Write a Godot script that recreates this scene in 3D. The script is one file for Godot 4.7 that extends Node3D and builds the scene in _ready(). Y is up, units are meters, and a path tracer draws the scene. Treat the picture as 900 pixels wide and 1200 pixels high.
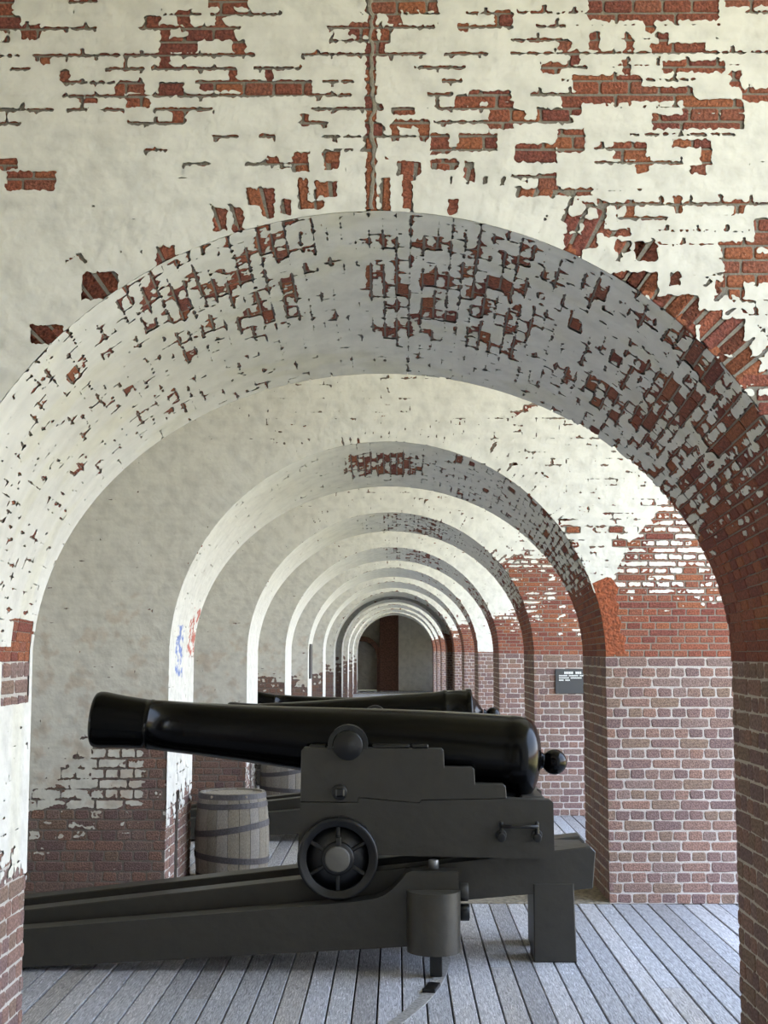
extends Node3D
# A brick casemate gallery seen through a row of whitewashed arches, with a cannon in the first bay.
# x right, y up, the gallery runs along -z. Arch axis at x = 0; depths below are distances along -z.

const R := 1.6            # arch half width
const SP := 1.76          # springing height
const ARC := PI * R
const ROWS_ARC := 99
const COURSE := 0.0506    # thin red brick courses above the springing
const XL := -4.2          # outer (left) wall
const XR := 3.4           # open yard side
const TOP := 4.4          # springing of the bay vaults
const DF := [4.58, 9.81, 14.93, 20.04, 25.16, 30.28, 35.39, 40.51, 45.63, 50.74, 55.86]
const DR := [6.13, 11.01, 16.1, 21.22, 26.34, 31.46, 36.57, 41.69, 46.81, 51.92, 57.04]
const CROWN_REAR := [3.10, 3.17, 3.25, 3.24, 3.26, 3.28, 3.28, 3.3, 3.3, 3.3, 3.3]
const WALL_NAMES := ["near", "second", "third", "fourth", "fifth", "sixth", "seventh", "eighth", "ninth", "tenth", "eleventh"]

# Peeled places of the nearest wall, x0, y0, x1, y1 in metres on the wall
const JOINT_PEELS := [
	-1.48,4.028,-1.01,4.060, -1.48,3.986,-1.32,4.012, -1.47,3.935,-1.28,3.954, -1.23,3.921,-0.93,3.959, -0.97,3.876,-0.83,3.933, -1.31,3.884,-1.24,3.906, -1.12,3.822,-0.84,3.847,
	-1.12,3.767,-0.43,3.795, -1.10,3.727,-1.03,3.774, -0.98,3.714,-0.90,3.774, -0.79,3.716,-0.58,3.741, -0.88,3.672,-0.69,3.700, -1.47,3.718,-1.15,3.753, -1.47,3.668,-1.27,3.700,
	-0.77,4.089,-0.63,4.105, -0.85,4.028,-0.49,4.051, -0.90,3.926,-0.43,3.951, -0.80,3.871,-0.50,3.897, -0.64,3.820,-0.43,3.839, -0.59,4.085,-0.34,4.104, -1.11,4.136,-1.01,4.275,
	-0.05,4.089,0.23,4.102, -0.17,4.025,0.22,4.051, -0.16,3.981,-0.01,4.006, -0.26,3.923,0.18,3.948, -0.43,3.870,-0.27,3.892, -0.19,3.818,-0.08,3.840, -0.24,3.764,-0.08,3.790,
	-0.23,3.720,-0.03,3.742, -0.27,3.663,-0.17,3.695, 0.25,3.921,0.40,3.947, 0.14,3.871,0.32,3.890, 0.24,3.820,0.31,3.842, 0.33,4.087,0.49,4.106, 0.32,4.030,0.49,4.049,
	0.19,3.737,0.28,3.788, 0.22,3.721,0.49,3.740, 0.21,3.668,0.49,3.686, -0.41,3.614,-0.36,3.639, -0.46,3.516,-0.24,3.544, -0.19,3.613,-0.01,3.631, -0.19,3.562,-0.03,3.581,
	0.00,3.615,0.18,3.631, 0.21,3.567,0.43,3.586, 0.27,3.454,0.49,3.479, -0.62,3.360,-0.47,3.382, 0.51,4.089,0.74,4.112, 0.58,4.035,0.68,4.057, 0.72,4.046,1.23,4.065,
	1.33,4.063,1.59,4.117, 0.75,3.995,1.10,4.014, 0.49,3.984,0.67,4.009, 0.49,3.937,1.59,3.956, 0.61,3.881,0.76,3.907, 0.85,3.892,1.31,3.918, 0.67,3.836,1.14,3.861,
	0.56,3.779,1.10,3.802, 0.83,3.738,1.19,3.760, 0.49,3.667,0.70,3.692, 0.91,3.633,1.28,3.658, 0.78,3.581,0.90,3.603, 0.78,3.527,1.09,3.546, 0.49,3.466,0.64,3.488,
	0.48,3.410,0.77,3.441, 0.67,3.316,0.77,3.400, 0.60,3.322,1.03,3.340, 0.67,3.367,1.57,3.386, 1.00,3.389,1.57,3.407, 0.98,3.283,1.57,3.302, 0.98,3.234,1.34,3.253,
	0.85,3.176,0.96,3.192, 1.18,3.345,1.57,3.367, 1.20,3.184,1.56,3.206, 1.12,3.083,1.56,3.114, 1.18,3.031,1.56,3.052, 1.20,2.982,1.56,3.000, 1.12,2.933,1.55,2.951,
	-1.09,3.173,-1.00,3.204, -0.82,3.568,-0.74,3.590, -0.68,3.517,-0.59,3.539, -0.58,3.614,-0.49,3.639, 1.25,2.522,1.55,2.884]
const BRICK_PEELS := [
	-1.48,4.089,-1.31,4.277, -1.27,4.002,-1.21,4.050, -1.48,4.035,-1.28,4.083, -1.20,3.906,-1.17,3.938, -1.13,3.841,-1.10,3.880, -0.93,3.799,-0.83,3.834, -1.04,3.762,-1.00,3.777,
	-0.89,3.745,-0.81,3.777, -0.72,3.681,-0.68,3.729, -0.71,4.054,-0.67,4.099, -0.83,4.038,-0.78,4.080, -0.77,3.888,-0.74,4.048, -0.67,3.996,-0.51,4.041, -0.57,4.047,-0.55,4.079,
	-0.69,3.951,-0.64,3.999, -0.51,3.944,-0.47,3.989, -0.74,3.951,-0.69,3.999, -0.52,3.839,-0.50,3.887, -0.77,3.789,-0.69,3.830, -0.63,3.807,-0.48,3.836, -0.47,3.784,-0.23,3.838,
	-0.60,4.117,-0.46,4.273, -0.55,4.095,-0.51,4.272, -0.03,4.092,0.09,4.270, 0.08,4.101,0.22,4.269, 0.05,4.050,0.09,4.102, -0.09,4.012,0.00,4.051, 0.02,3.980,0.05,4.034,
	-0.01,3.942,0.03,3.980, -0.39,3.838,-0.37,3.886, -0.26,3.670,-0.24,3.711, -0.01,3.726,0.02,3.748, 0.06,3.713,0.14,3.735, 0.43,4.048,0.49,4.093, 0.30,4.024,0.33,4.049,
	0.29,3.740,0.37,3.781, 0.34,3.762,0.48,3.794, 0.41,3.661,0.49,3.756, -0.38,3.532,-0.35,3.554, -0.29,3.506,-0.24,3.569, -0.18,3.512,-0.13,3.575, -0.01,3.631,0.03,3.678,
	0.06,3.668,0.19,3.687, 0.06,3.618,0.08,3.688, 0.16,3.618,0.19,3.687, 0.20,3.567,0.26,3.636, 0.30,3.589,0.43,3.636, 0.20,3.511,0.29,3.542, 0.08,3.492,0.16,3.536,
	0.10,3.365,0.13,3.536, 0.02,3.349,0.05,3.474, 0.26,3.348,0.29,3.395, -0.27,3.369,-0.24,3.475, -0.21,3.412,-0.14,3.462, -0.27,3.369,-0.18,3.391, -0.45,3.382,-0.36,3.438,
	-0.40,3.335,-0.36,3.397, -0.33,3.350,-0.30,3.397, -0.57,3.289,-0.53,3.367, -0.50,3.289,-0.47,3.366, 0.32,3.467,0.35,3.529, 0.77,4.062,1.23,4.265, 1.26,4.114,1.60,4.262,
	0.97,4.014,1.00,4.056, 0.77,3.951,0.80,4.009, 0.90,3.951,0.92,4.002, 1.02,3.963,1.05,4.007, 0.66,3.952,0.70,3.983, 0.99,3.937,1.18,3.969, 0.70,3.897,0.73,3.945,
	0.60,3.866,0.66,3.898, 0.89,3.855,0.91,3.906, 1.03,3.867,1.25,3.902, 0.71,3.798,0.95,3.849, 1.27,3.815,1.30,3.863, 0.72,3.754,0.91,3.798, 0.91,3.760,1.13,3.807,
	0.67,3.707,0.73,3.786, 1.31,3.758,1.58,3.799, 1.10,3.715,1.31,3.759, 0.49,3.676,0.53,3.724, 0.58,3.685,0.69,3.730, 0.99,3.658,1.31,3.705, 0.65,3.572,0.74,3.650,
	0.50,3.535,0.64,3.597, 0.85,3.549,0.96,3.602, 0.93,3.496,0.97,3.549, 1.06,3.589,1.19,3.611, 1.16,3.526,1.19,3.611, 1.12,3.492,1.17,3.517, 0.58,3.435,0.64,3.488,
	0.50,3.413,0.76,3.434, 0.79,3.331,0.81,3.393, 0.89,3.331,0.91,3.393, 1.06,3.346,1.08,3.402, 1.27,3.345,1.30,3.392, 0.68,3.285,0.72,3.332, 0.74,3.279,0.81,3.322,
	0.81,3.266,0.90,3.285, 0.67,3.198,0.73,3.270, 0.73,3.223,0.78,3.279, 0.85,3.207,0.90,3.244, 0.92,3.176,0.99,3.238, 1.22,3.200,1.34,3.237, 1.23,3.153,1.56,3.196,
	1.23,3.098,1.56,3.159, 0.84,3.053,0.99,3.130, 1.04,3.090,1.07,3.130, 0.97,2.970,1.13,3.047, 1.05,2.946,1.21,2.992, 1.06,2.839,1.12,2.946, 1.14,2.900,1.29,2.961,
	1.21,2.885,1.28,2.930, 1.14,2.839,1.26,2.915, 1.18,2.748,1.34,2.824, 1.26,2.763,1.31,2.884, 1.22,2.733,1.55,2.763, 1.19,2.643,1.29,2.703, 1.26,2.612,1.54,2.687,
	1.31,2.582,1.54,2.642, 1.24,2.373,1.54,2.522, -1.03,3.043,-0.91,3.135, -1.21,2.884,-1.10,2.945, -1.31,3.441,-1.14,3.503, -0.77,3.135,-0.71,3.227, -1.46,3.517,-1.28,3.551,
	1.34,3.221,1.57,3.320, 1.20,3.052,1.29,3.098]
const CRACK_PEELS := [
	-0.02,3.948,0.00,4.270, -0.03,3.663,0.00,3.964, -0.03,3.349,0.00,3.678]

var noise := FastNoiseLite.new()
var M := {}
var brick_meshes := {}
var brick_arrays := {}
var cam: Camera3D

# ------------------------------------------------------------------ materials
func noise_image(size: int, freq: float, oct: int, sd: int, lo: float, hi: float) -> Image:
	var n := FastNoiseLite.new()
	n.seed = sd; n.noise_type = FastNoiseLite.TYPE_SIMPLEX; n.frequency = freq
	n.fractal_type = FastNoiseLite.FRACTAL_FBM; n.fractal_octaves = oct
	var im := n.get_seamless_image(size, size)
	im.convert(Image.FORMAT_RGB8)
	for y in size:
		for x in size:
			var v := lo + (hi - lo) * im.get_pixel(x, y).r
			im.set_pixel(x, y, Color(v, v, v))
	return im

func tex(im: Image) -> ImageTexture:
	return ImageTexture.create_from_image(im)

func normal_tex(size: int, freq: float, oct: int, sd: int, strength: float) -> ImageTexture:
	var im := noise_image(size, freq, oct, sd, 0.0, 1.0)
	im.bump_map_to_normal_map(strength)
	return ImageTexture.create_from_image(im)

func mat(c: Color, rough: float, t = null, scale := 3.0, nt = null, ns := 0.5, metal := 0.0) -> StandardMaterial3D:
	var m := StandardMaterial3D.new()
	m.albedo_color = c; m.roughness = rough; m.metallic = metal
	m.uv1_triplanar = true
	m.uv1_scale = Vector3(scale, scale, scale)
	if t: m.albedo_texture = t
	if nt:
		m.normal_enabled = true; m.normal_texture = nt; m.normal_scale = ns
	return m

func make_materials() -> void:
	var t_fine := tex(noise_image(256, 0.03, 5, 11, 0.68, 1.10))
	var t_soft := tex(noise_image(256, 0.012, 4, 12, 0.92, 1.04))
	var n_rough := normal_tex(256, 0.045, 5, 13, 7.0)
	var n_soft := normal_tex(256, 0.02, 4, 14, 6.0)
	M.fine = t_fine; M.soft = t_soft; M.n_rough = n_rough; M.n_soft = n_soft
	# whitewash and mortar carry vertex colours
	M.wash = mat(Color.WHITE, 0.93, t_soft, 1.6, n_soft, 0.22)
	M.wash.uv1_world_triplanar = true
	M.wash.vertex_color_use_as_albedo = true
	M.mortar = mat(Color.WHITE, 1.0, t_soft, 6.0, n_rough, 0.5)
	M.mortar.uv1_world_triplanar = true
	M.mortar.vertex_color_use_as_albedo = true
	M.brick_joined = mat(Color.WHITE, 0.95, t_fine, 6.0, n_rough, 0.8)
	M.brick_joined.uv1_world_triplanar = true
	M.brick_joined.vertex_color_use_as_albedo = true
	for i in RED.size():
		M["red%d" % i] = mat(Color(RED[i]).linear_to_srgb(), 0.95, t_fine, 6.0, n_rough, 0.8)
		M["red%d" % i].uv1_offset = Vector3(0.37 * i, 0.21 * i, 0.11 * i)
	for i in BROWN.size():
		M["brown%d" % i] = mat(Color(BROWN[i]).linear_to_srgb(), 0.95, t_fine, 6.0, n_rough, 0.9)
		M["brown%d" % i].uv1_offset = Vector3(0.27 * i, 0.31 * i, 0.17 * i)
	M.plain_wash = mat(Color(0.83, 0.81, 0.76), 0.95, t_soft, 0.8, n_soft, 0.6)
	M.stone = mat(Color(0.55, 0.51, 0.44), 0.9, t_fine, 2.0, n_rough, 0.5)
	M.dark_earth = mat(Color(0.13, 0.12, 0.11), 1.0)
	M.grass = mat(Color(0.49, 0.48, 0.33), 1.0, t_fine, 0.6)
	M.yard_brick = mat(Color(0.55, 0.38, 0.31), 1.0, t_fine, 0.7)
	M.iron_gloss = mat(Color(0.012, 0.013, 0.015), 0.19, t_soft, 2.0, n_soft, 0.04)
	M.iron_gloss.metallic_specular = 0.3
	M.iron = mat(Color(0.02, 0.022, 0.035), 0.36, t_soft, 3.0, n_soft, 0.15)
	M.olive = mat(Color(0.18, 0.17, 0.148), 0.48, t_soft, 2.0, n_soft, 0.1)
	M.olive_worn = mat(Color(0.24, 0.228, 0.20), 0.33, t_soft, 2.0, n_soft, 0.1)
	M.bolt_steel = mat(Color(0.5, 0.5, 0.5), 0.4, null, 1.0, null, 0.0, 0.8)
	M.hub = mat(Color(0.36, 0.35, 0.33), 0.5, t_soft, 4.0)
	M.rail = mat(Color(0.62, 0.61, 0.60), 0.5, t_fine, 4.0, n_rough, 0.3)
	M.hoop = mat(Color(0.27, 0.255, 0.265), 0.55, t_fine, 5.0, n_rough, 0.3)
	M.sign = mat(Color(0.22, 0.22, 0.225), 0.5)
	M.print = mat(Color(0.9, 0.9, 0.88), 0.6)
	M.end_brick = mat(Color(0.50, 0.36, 0.30), 0.95, t_fine, 1.2, n_rough, 0.6)
	M.boards = mat(Color(0.42, 0.36, 0.30), 0.9, t_fine, 1.2, n_rough, 0.4)
	# weathered planks: contour-line grain stretched along the boards
	var g := FastNoiseLite.new()
	g.seed = 5; g.frequency = 0.011; g.fractal_octaves = 3
	var im := g.get_seamless_image(512, 512)
	im.convert(Image.FORMAT_RGB8)
	var im2 := noise_image(512, 0.06, 4, 77, 0.0, 1.0)
	for y in 512:
		for x in 512:
			var v := im.get_pixel(x, y).r
			var ring := 0.5 + 0.5 * sin(v * 90.0)
			var b := 0.64 + 0.27 * ring * ring + 0.30 * (im2.get_pixel(x, y).r - 0.5)
			im.set_pixel(x, y, Color(b, b, b))
	var t_wood := tex(im)
	im.bump_map_to_normal_map(2.0)
	var n_wood := tex(im)
	var tones := [Color(0.86, 0.86, 0.88), Color(0.80, 0.80, 0.82), Color(0.90, 0.89, 0.90), Color(0.74, 0.73, 0.74), Color(0.83, 0.81, 0.80), Color(0.88, 0.88, 0.91)]
	for i in 6:
		var w := mat(tones[i], 0.62, t_wood, 1.0, n_wood, 0.5)
		w.uv1_scale = Vector3(2.6, 2.6, 0.22)
		w.uv1_offset = Vector3(0.31 * i, 0.0, 0.173 * i)
		M["plank%d" % i] = w
	var staves := [Color(0.64, 0.61, 0.56), Color(0.60, 0.57, 0.52), Color(0.67, 0.64, 0.60), Color(0.62, 0.58, 0.51)]
	for i in 4:
		var w := mat(staves[i], 0.8, t_wood, 1.0, n_wood, 0.5)
		w.uv1_scale = Vector3(7, 0.9, 7)
		w.uv1_offset = Vector3(0.4 * i, 0.23 * i, 0.1 * i)
		M["stave%d" % i] = w
	M.lid = mat(Color(0.72, 0.68, 0.62), 0.8, t_wood, 2.0)

# linear base colours of the bricks
const RED := [Color(0.33, 0.105, 0.06), Color(0.28, 0.088, 0.056), Color(0.36, 0.125, 0.062), Color(0.24, 0.074, 0.054), Color(0.31, 0.11, 0.07)]
const BROWN := [Color(0.275, 0.175, 0.145), Color(0.25, 0.155, 0.14), Color(0.30, 0.18, 0.145), Color(0.225, 0.145, 0.135), Color(0.28, 0.19, 0.165), Color(0.27, 0.18, 0.135), Color(0.32, 0.185, 0.145)]

# ------------------------------------------------------------------ helpers
func numbered(called: String, parent: Node = self) -> String:
	if not parent.has_node(NodePath(called)): return called
	var i := 1
	while parent.has_node(NodePath("%s_%03d" % [called, i])): i += 1
	return "%s_%03d" % [called, i]

func thing(called: String, label: String, category: String, at := Vector3.ZERO, group := "") -> Node3D:
	var o := Node3D.new()
	o.name = numbered(called); add_child(o); o.position = at
	o.set_meta("label", label); o.set_meta("category", category)
	if group: o.set_meta("group", group)
	return o

func structure(called: String, label: String, at := Vector3.ZERO) -> Node3D:
	var o := Node3D.new()
	o.name = called; add_child(o); o.position = at
	o.set_meta("kind", "structure"); o.set_meta("label", label)
	o.set_meta("category", called.get_slice("_", 0))
	return o

func obj(called: String, mesh: Mesh, m: Material, parent: Node, at := Vector3.ZERO) -> MeshInstance3D:
	var o := MeshInstance3D.new()
	o.name = called; o.mesh = mesh
	if m: o.material_override = m
	parent.add_child(o, true)
	o.position = at
	return o

func st_new() -> SurfaceTool:
	var st := SurfaceTool.new()
	st.begin(Mesh.PRIMITIVE_TRIANGLES)
	return st

func quad(st: SurfaceTool, a: Vector3, b: Vector3, c: Vector3, d: Vector3) -> void:
	# a b c d run clockwise seen from the front
	var n := (c - a).cross(b - a)
	n = n.normalized()
	for p in [a, b, c, a, c, d]:
		st.set_normal(n); st.add_vertex(p)

func tri(st: SurfaceTool, a: Vector3, b: Vector3, c: Vector3) -> void:
	var n := (c - a).cross(b - a).normalized()
	for p in [a, b, c]:
		st.set_normal(n); st.add_vertex(p)

# box with chamfered edges, axis aligned then transformed
func add_box(st: SurfaceTool, size: Vector3, xf := Transform3D.IDENTITY, bev := 0.004) -> void:
	var h := size * 0.5
	bev = minf(bev, minf(h.x, minf(h.y, h.z)) * 0.6)
	var i := h - Vector3(bev, bev, bev)
	var f := func(a: Array) -> void:
		var p := []
		for q in a: p.append(xf * q)
		var c := Vector3.ZERO
		for q in p: c += q
		c /= p.size()
		if (p[2] - p[0]).cross(p[1] - p[0]).dot(c - xf.origin) < 0: p.reverse()
		if p.size() == 4: quad(st, p[0], p[1], p[2], p[3])
		else: tri(st, p[0], p[1], p[2])
	for s in [-1.0, 1.0]:
		f.call([Vector3(s * h.x, -i.y, -i.z), Vector3(s * h.x, i.y, -i.z), Vector3(s * h.x, i.y, i.z), Vector3(s * h.x, -i.y, i.z)])
		f.call([Vector3(-i.x, s * h.y, -i.z), Vector3(i.x, s * h.y, -i.z), Vector3(i.x, s * h.y, i.z), Vector3(-i.x, s * h.y, i.z)])
		f.call([Vector3(-i.x, -i.y, s * h.z), Vector3(i.x, -i.y, s * h.z), Vector3(i.x, i.y, s * h.z), Vector3(-i.x, i.y, s * h.z)])
		for t in [-1.0, 1.0]:
			f.call([Vector3(s * h.x, t * i.y, -i.z), Vector3(s * h.x, t * i.y, i.z), Vector3(s * i.x, t * h.y, i.z), Vector3(s * i.x, t * h.y, -i.z)])
			f.call([Vector3(s * h.x, -i.y, t * i.z), Vector3(s * h.x, i.y, t * i.z), Vector3(s * i.x, i.y, t * h.z), Vector3(s * i.x, -i.y, t * h.z)])
			f.call([Vector3(-i.x, s * h.y, t * i.z), Vector3(i.x, s * h.y, t * i.z), Vector3(i.x, s * i.y, t * h.z), Vector3(-i.x, s * i.y, t * h.z)])
			for r in [-1.0, 1.0]:
				f.call([Vector3(s * h.x, t * i.y, r * i.z), Vector3(s * i.x, t * h.y, r * i.z), Vector3(s * i.x, t * i.y, r * h.z)])

func box_mesh(size: Vector3, bev := 0.004) -> ArrayMesh:
	var st := st_new()
	add_box(st, size, Transform3D.IDENTITY, bev)
	return st.commit()

# lathe: profile points (along, radius) round the local x axis
func lathe(profile: Array, seg: int, smooth := true) -> ArrayMesh:
	var st := st_new()
	st.set_smooth_group(0 if smooth else -1)
	for k in profile.size() - 1:
		var p: Vector2 = profile[k]
		var q: Vector2 = profile[k + 1]
		if p.is_equal_approx(q): continue
		for j in seg:
			var a := TAU * j / seg
			var b := TAU * (j + 1) / seg
			var v := [Vector3(p.x, p.y * cos(a), p.y * sin(a)), Vector3(q.x, q.y * cos(a), q.y * sin(a)), Vector3(q.x, q.y * cos(b), q.y * sin(b)), Vector3(p.x, p.y * cos(b), p.y * sin(b))]
			if q.y > 1e-5:
				for i in [0, 2, 1]: st.add_vertex(v[i])
			if p.y > 1e-5:
				for i in [0, 3, 2]: st.add_vertex(v[i])
	st.index()
	st.generate_normals()
	return st.commit()

# extrude a polygon (x, y) from z0 (front, nearer) to z1 with a small chamfer on the front edge
func extrude(poly: Array, z0: float, z1: float, bev := 0.006) -> ArrayMesh:
	var st := st_new()
	var pts := PackedVector2Array(poly)
	if Geometry2D.is_polygon_clockwise(pts): pts.reverse()
	var inner := Geometry2D.offset_polygon(pts, -bev, Geometry2D.JOIN_MITER)
	var ip: PackedVector2Array = inner[0] if inner.size() else pts
	if Geometry2D.is_polygon_clockwise(ip): ip.reverse()
	var same := ip.size() == pts.size()
	var off := 0
	if same:
		var best := 1e9
		for k in ip.size():
			var dd := ip[k].distance_to(pts[0])
			if dd < best: best = dd; off = k
	else:
		ip = pts
	var n := pts.size()
	var zb := z0 - (bev if same else 0.0)
	var tr := Geometry2D.triangulate_polygon(ip)
	for k in range(0, tr.size(), 3):
		var a := ip[tr[k]]; var b := ip[tr[k + 1]]; var c := ip[tr[k + 2]]
		if (b - a).cross(c - a) > 0:
			var s := b; b = c; c = s
		tri(st, Vector3(a.x, a.y, z0), Vector3(b.x, b.y, z0), Vector3(c.x, c.y, z0))
	tr = Geometry2D.triangulate_polygon(pts)
	for k in range(0, tr.size(), 3):
		var a := pts[tr[k]]; var b := pts[tr[k + 1]]; var c := pts[tr[k + 2]]
		if (b - a).cross(c - a) < 0:
			var s := b; b = c; c = s
		tri(st, Vector3(a.x, a.y, z1), Vector3(b.x, b.y, z1), Vector3(c.x, c.y, z1))
	for k in n:
		var a := pts[k]; var b := pts[(k + 1) % n]
		quad(st, Vector3(a.x, a.y, zb), Vector3(a.x, a.y, z1), Vector3(b.x, b.y, z1), Vector3(b.x, b.y, zb))
		if same:
			var c := ip[(k + off) % n]; var d := ip[(k + 1 + off) % n]
			quad(st, Vector3(a.x, a.y, zb), Vector3(b.x, b.y, zb), Vector3(d.x, d.y, z0), Vector3(c.x, c.y, z0))
	return st.commit()

func h01(a: int, b: int, c := 0) -> float:
	var h := (a * 73856093) ^ (b * 19349663) ^ (c * 83492791)
	h = (h ^ (h >> 13)) * 1274126177
	h = h & 0x7fffffff
	return float((h ^ (h >> 16)) & 0xffff) / 65535.0

# ------------------------------------------------------------------ masonry
# kind 0: front face, u = x, v = y.  kind 1: intrados, u = depth into the wall, v = s along left jamb, arc, right jamb
func spos(k: int, kind: int, u: float, v: float) -> Vector3:
	if kind == 0: return Vector3(u, v, -DF[k])
	var z: float = -(DF[k] + u)
	if v < 0.0: return Vector3(-R, SP + v, z)
	if v > ARC: return Vector3(R, SP - (v - ARC), z)
	var b := lerpf(R, CROWN_REAR[k] - SP, u / (DR[k] - DF[k]))
	return Vector3(-R * cos(v / R), SP + b * sin(v / R), z)

func snorm(k: int, kind: int, u: float, v: float) -> Vector3:
	if kind == 0: return Vector3(0, 0, 1)
	if v <= 0.0: return Vector3(1, 0, 0)
	if v >= ARC: return Vector3(-1, 0, 0)
	var t: float = DR[k] - DF[k]
	var br: float = CROWN_REAR[k] - SP
	var b := lerpf(R, br, u / t)
	var a := v / R
	var ps := Vector3(R * sin(a), b * cos(a), 0)
	var pt := Vector3(0, (br - R) / t * sin(a), -1)
	return ps.cross(pt).normalized() * (1.0 if ps.cross(pt).dot(Vector3(cos(a), -sin(a), 0)) > 0 else -1.0)

# courses: [v from, v to, index, is header course, offset, thick brick]
func courses(kind: int) -> Array:
	var out := []
	var idx := 0
	if kind == 0:
		for i in 24:
			out.append([i * SP / 24, (i + 1) * SP / 24, idx, i % 2 == 0, 0.0, true]); idx += 1
		var n := int((TOP - SP) / COURSE)
		for i in n:
			out.append([SP + i * COURSE, SP + (i + 1) * COURSE, idx, i % 2 == 0, 0.0, false]); idx += 1
	else:
		for i in 24:
			out.append([-SP + i * SP / 24, -SP + (i + 1) * SP / 24, idx, i % 2 == 1, 0.0, true]); idx += 1
		for i in ROWS_ARC:
			out.append([i * ARC / ROWS_ARC, (i + 1) * ARC / ROWS_ARC, idx, h01(i, 3, 9) < 0.62, 0.0, false]); idx += 1
		for i in 24:
			out.append([ARC + i * SP / 24, ARC + (i + 1) * SP / 24, idx, i % 2 == 0, 0.0, true]); idx += 1
	for c in out:
		c[4] = (0.053 if c[3] else 0.0) + 0.03 * h01(c[2], kind, 5)
	return out

func ss(a: float, b: float, x: float) -> float:
	return smoothstep(a, b, x)

# how far the whitewash has come off (0 little, 1 mostly, over 1.5 all)
func bare_face(k: int, x: float, y: float) -> float:
	var w := 0.16 * noise.get_noise_2d(x * 1.7 + 31.0 * k, y * 1.7)
	if k == 0:
		if x > 0: return -0.05 + 0.5 * ss(1.15, 1.6, x) * ss(3.5, 2.9, y) + 2.0 * ss(1.9, 1.7, y)
		return -0.12 + 0.9 * ss(1.0, 0.6, y)
	if x > 0.9:
		if y < SP + 0.02: return 2.0 if k < 5 or y < SP else 1.2
		if k == 1:
			var line := 2.16 + (x - 1.5) * 1.25
			if y > line + w: return 0.26 + 1.5 * w
			return lerpf(1.45, 0.62, ss(1.92, 2.35, y)) + 1.0 * w
		if k == 4 and x < 2.2: return lerpf(0.9, 0.1, ss(1.2, 1.9, y))
		if k == 2: return lerpf(1.3, 0.85, ss(1.85, 2.1, y)) - 0.7 * ss(2.6, 3.1, y + w) + 1.6 * w
		return lerpf(1.3, 0.1, ss(1.9, 2.6, y + w)) + 1.8 * w
	if x < -0.9:
		var base := 0.02 + 0.5 * w
		if k == 1:
			var edge := 1.30 + (x + 2.14) * 1.2
			if x > -2.14: edge = 1.30
			var d := base
			if y < edge + 0.3 * w: d = 0.44 + 0.10 * ss(-2.2, -1.9, x)
			if y < edge and x > -1.95: d = 0.54 + 0.6 * ss(-1.82, -1.70, x + 0.3 * w)
			if y < 0.70 + 0.6 * w + 0.12 * (x + 2.1): d = 0.98
			if y < 0.48 + 0.8 * w + 0.2 * (x + 2.1): d = 1.3
			return d
		return lerpf(1.25, base, ss(0.8, 1.75 - 0.12 * (k % 3) , y + 2.0 * w)) if k < 7 else lerpf(1.1, 0.2, ss(0.6, 2.0, y))
	var up := 0.16 + 0.7 * w
	if k == 1: up = 0.14 + 1.1 * w
	return up

func bare_intrados(k: int, t: float, v: float) -> float:
	var w := 0.2 * noise.get_noise_2d(t * 2.0 + 17.0 * k, v * 1.3)
	var f: float = t / (DR[k] - DF[k])
	if v < 0.0:
		var y := SP + v
		if k == 0:
			if y > 1.58 and t > 1.08 and t < 1.50: return 1.9
			return lerpf(1.7, 0.1, ss(0.62, 1.0, y + 0.5 * (f - 0.8) + w))
		return lerpf(1.5, 0.12, ss(0.35, 1.1, y + 2.0 * w)) * (0.75 if k == 1 else 0.5)
	if v > ARC: return 2.2
	var a := rad_to_deg(v / R)
	if k == 0:
		if a < 9.0 and t > 1.02 and t < 1.50: return 1.9 if a < (2.6 if t < 1.2 else 7.6) else 0.3
		var d := 0.24
		d += 0.24 * ss(50, 62, a) * ss(84, 76, a) * ss(0.72, 0.5, f) 
		d += 0.26 * ss(86, 93, a) * ss(118, 104, a) * ss(0.05, 0.16, f) * ss(0.80, 0.62, f)
		d += 0.12 * ss(95, 112, a)
		d += 0.16 * ss(118, 136, a)
		d += 0.22 * ss(140, 150, a)
		d += 0.32 * ss(150, 160, a)
		d += 0.9 * ss(159, 168, a)
		return d + 1.1 * w - 0.10 * ss(0.8, 0.95, f) * ss(140, 120, a)
	var e := 0.10 + 0.5 * w
	if k == 1:
		e += 0.62 * ss(74, 82, a) * ss(103, 96, a) * ss(0.16, 0.28, f) * ss(0.78, 0.66, f)
	elif k < 4:
		e += 0.3 * ss(80, 90, a) * ss(120, 100, a)
	e += 0.22 * ss(98, 112, a) + 0.26 * ss(130, 150, a) + 0.9 * ss(154, 168, a)
	return e

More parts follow.
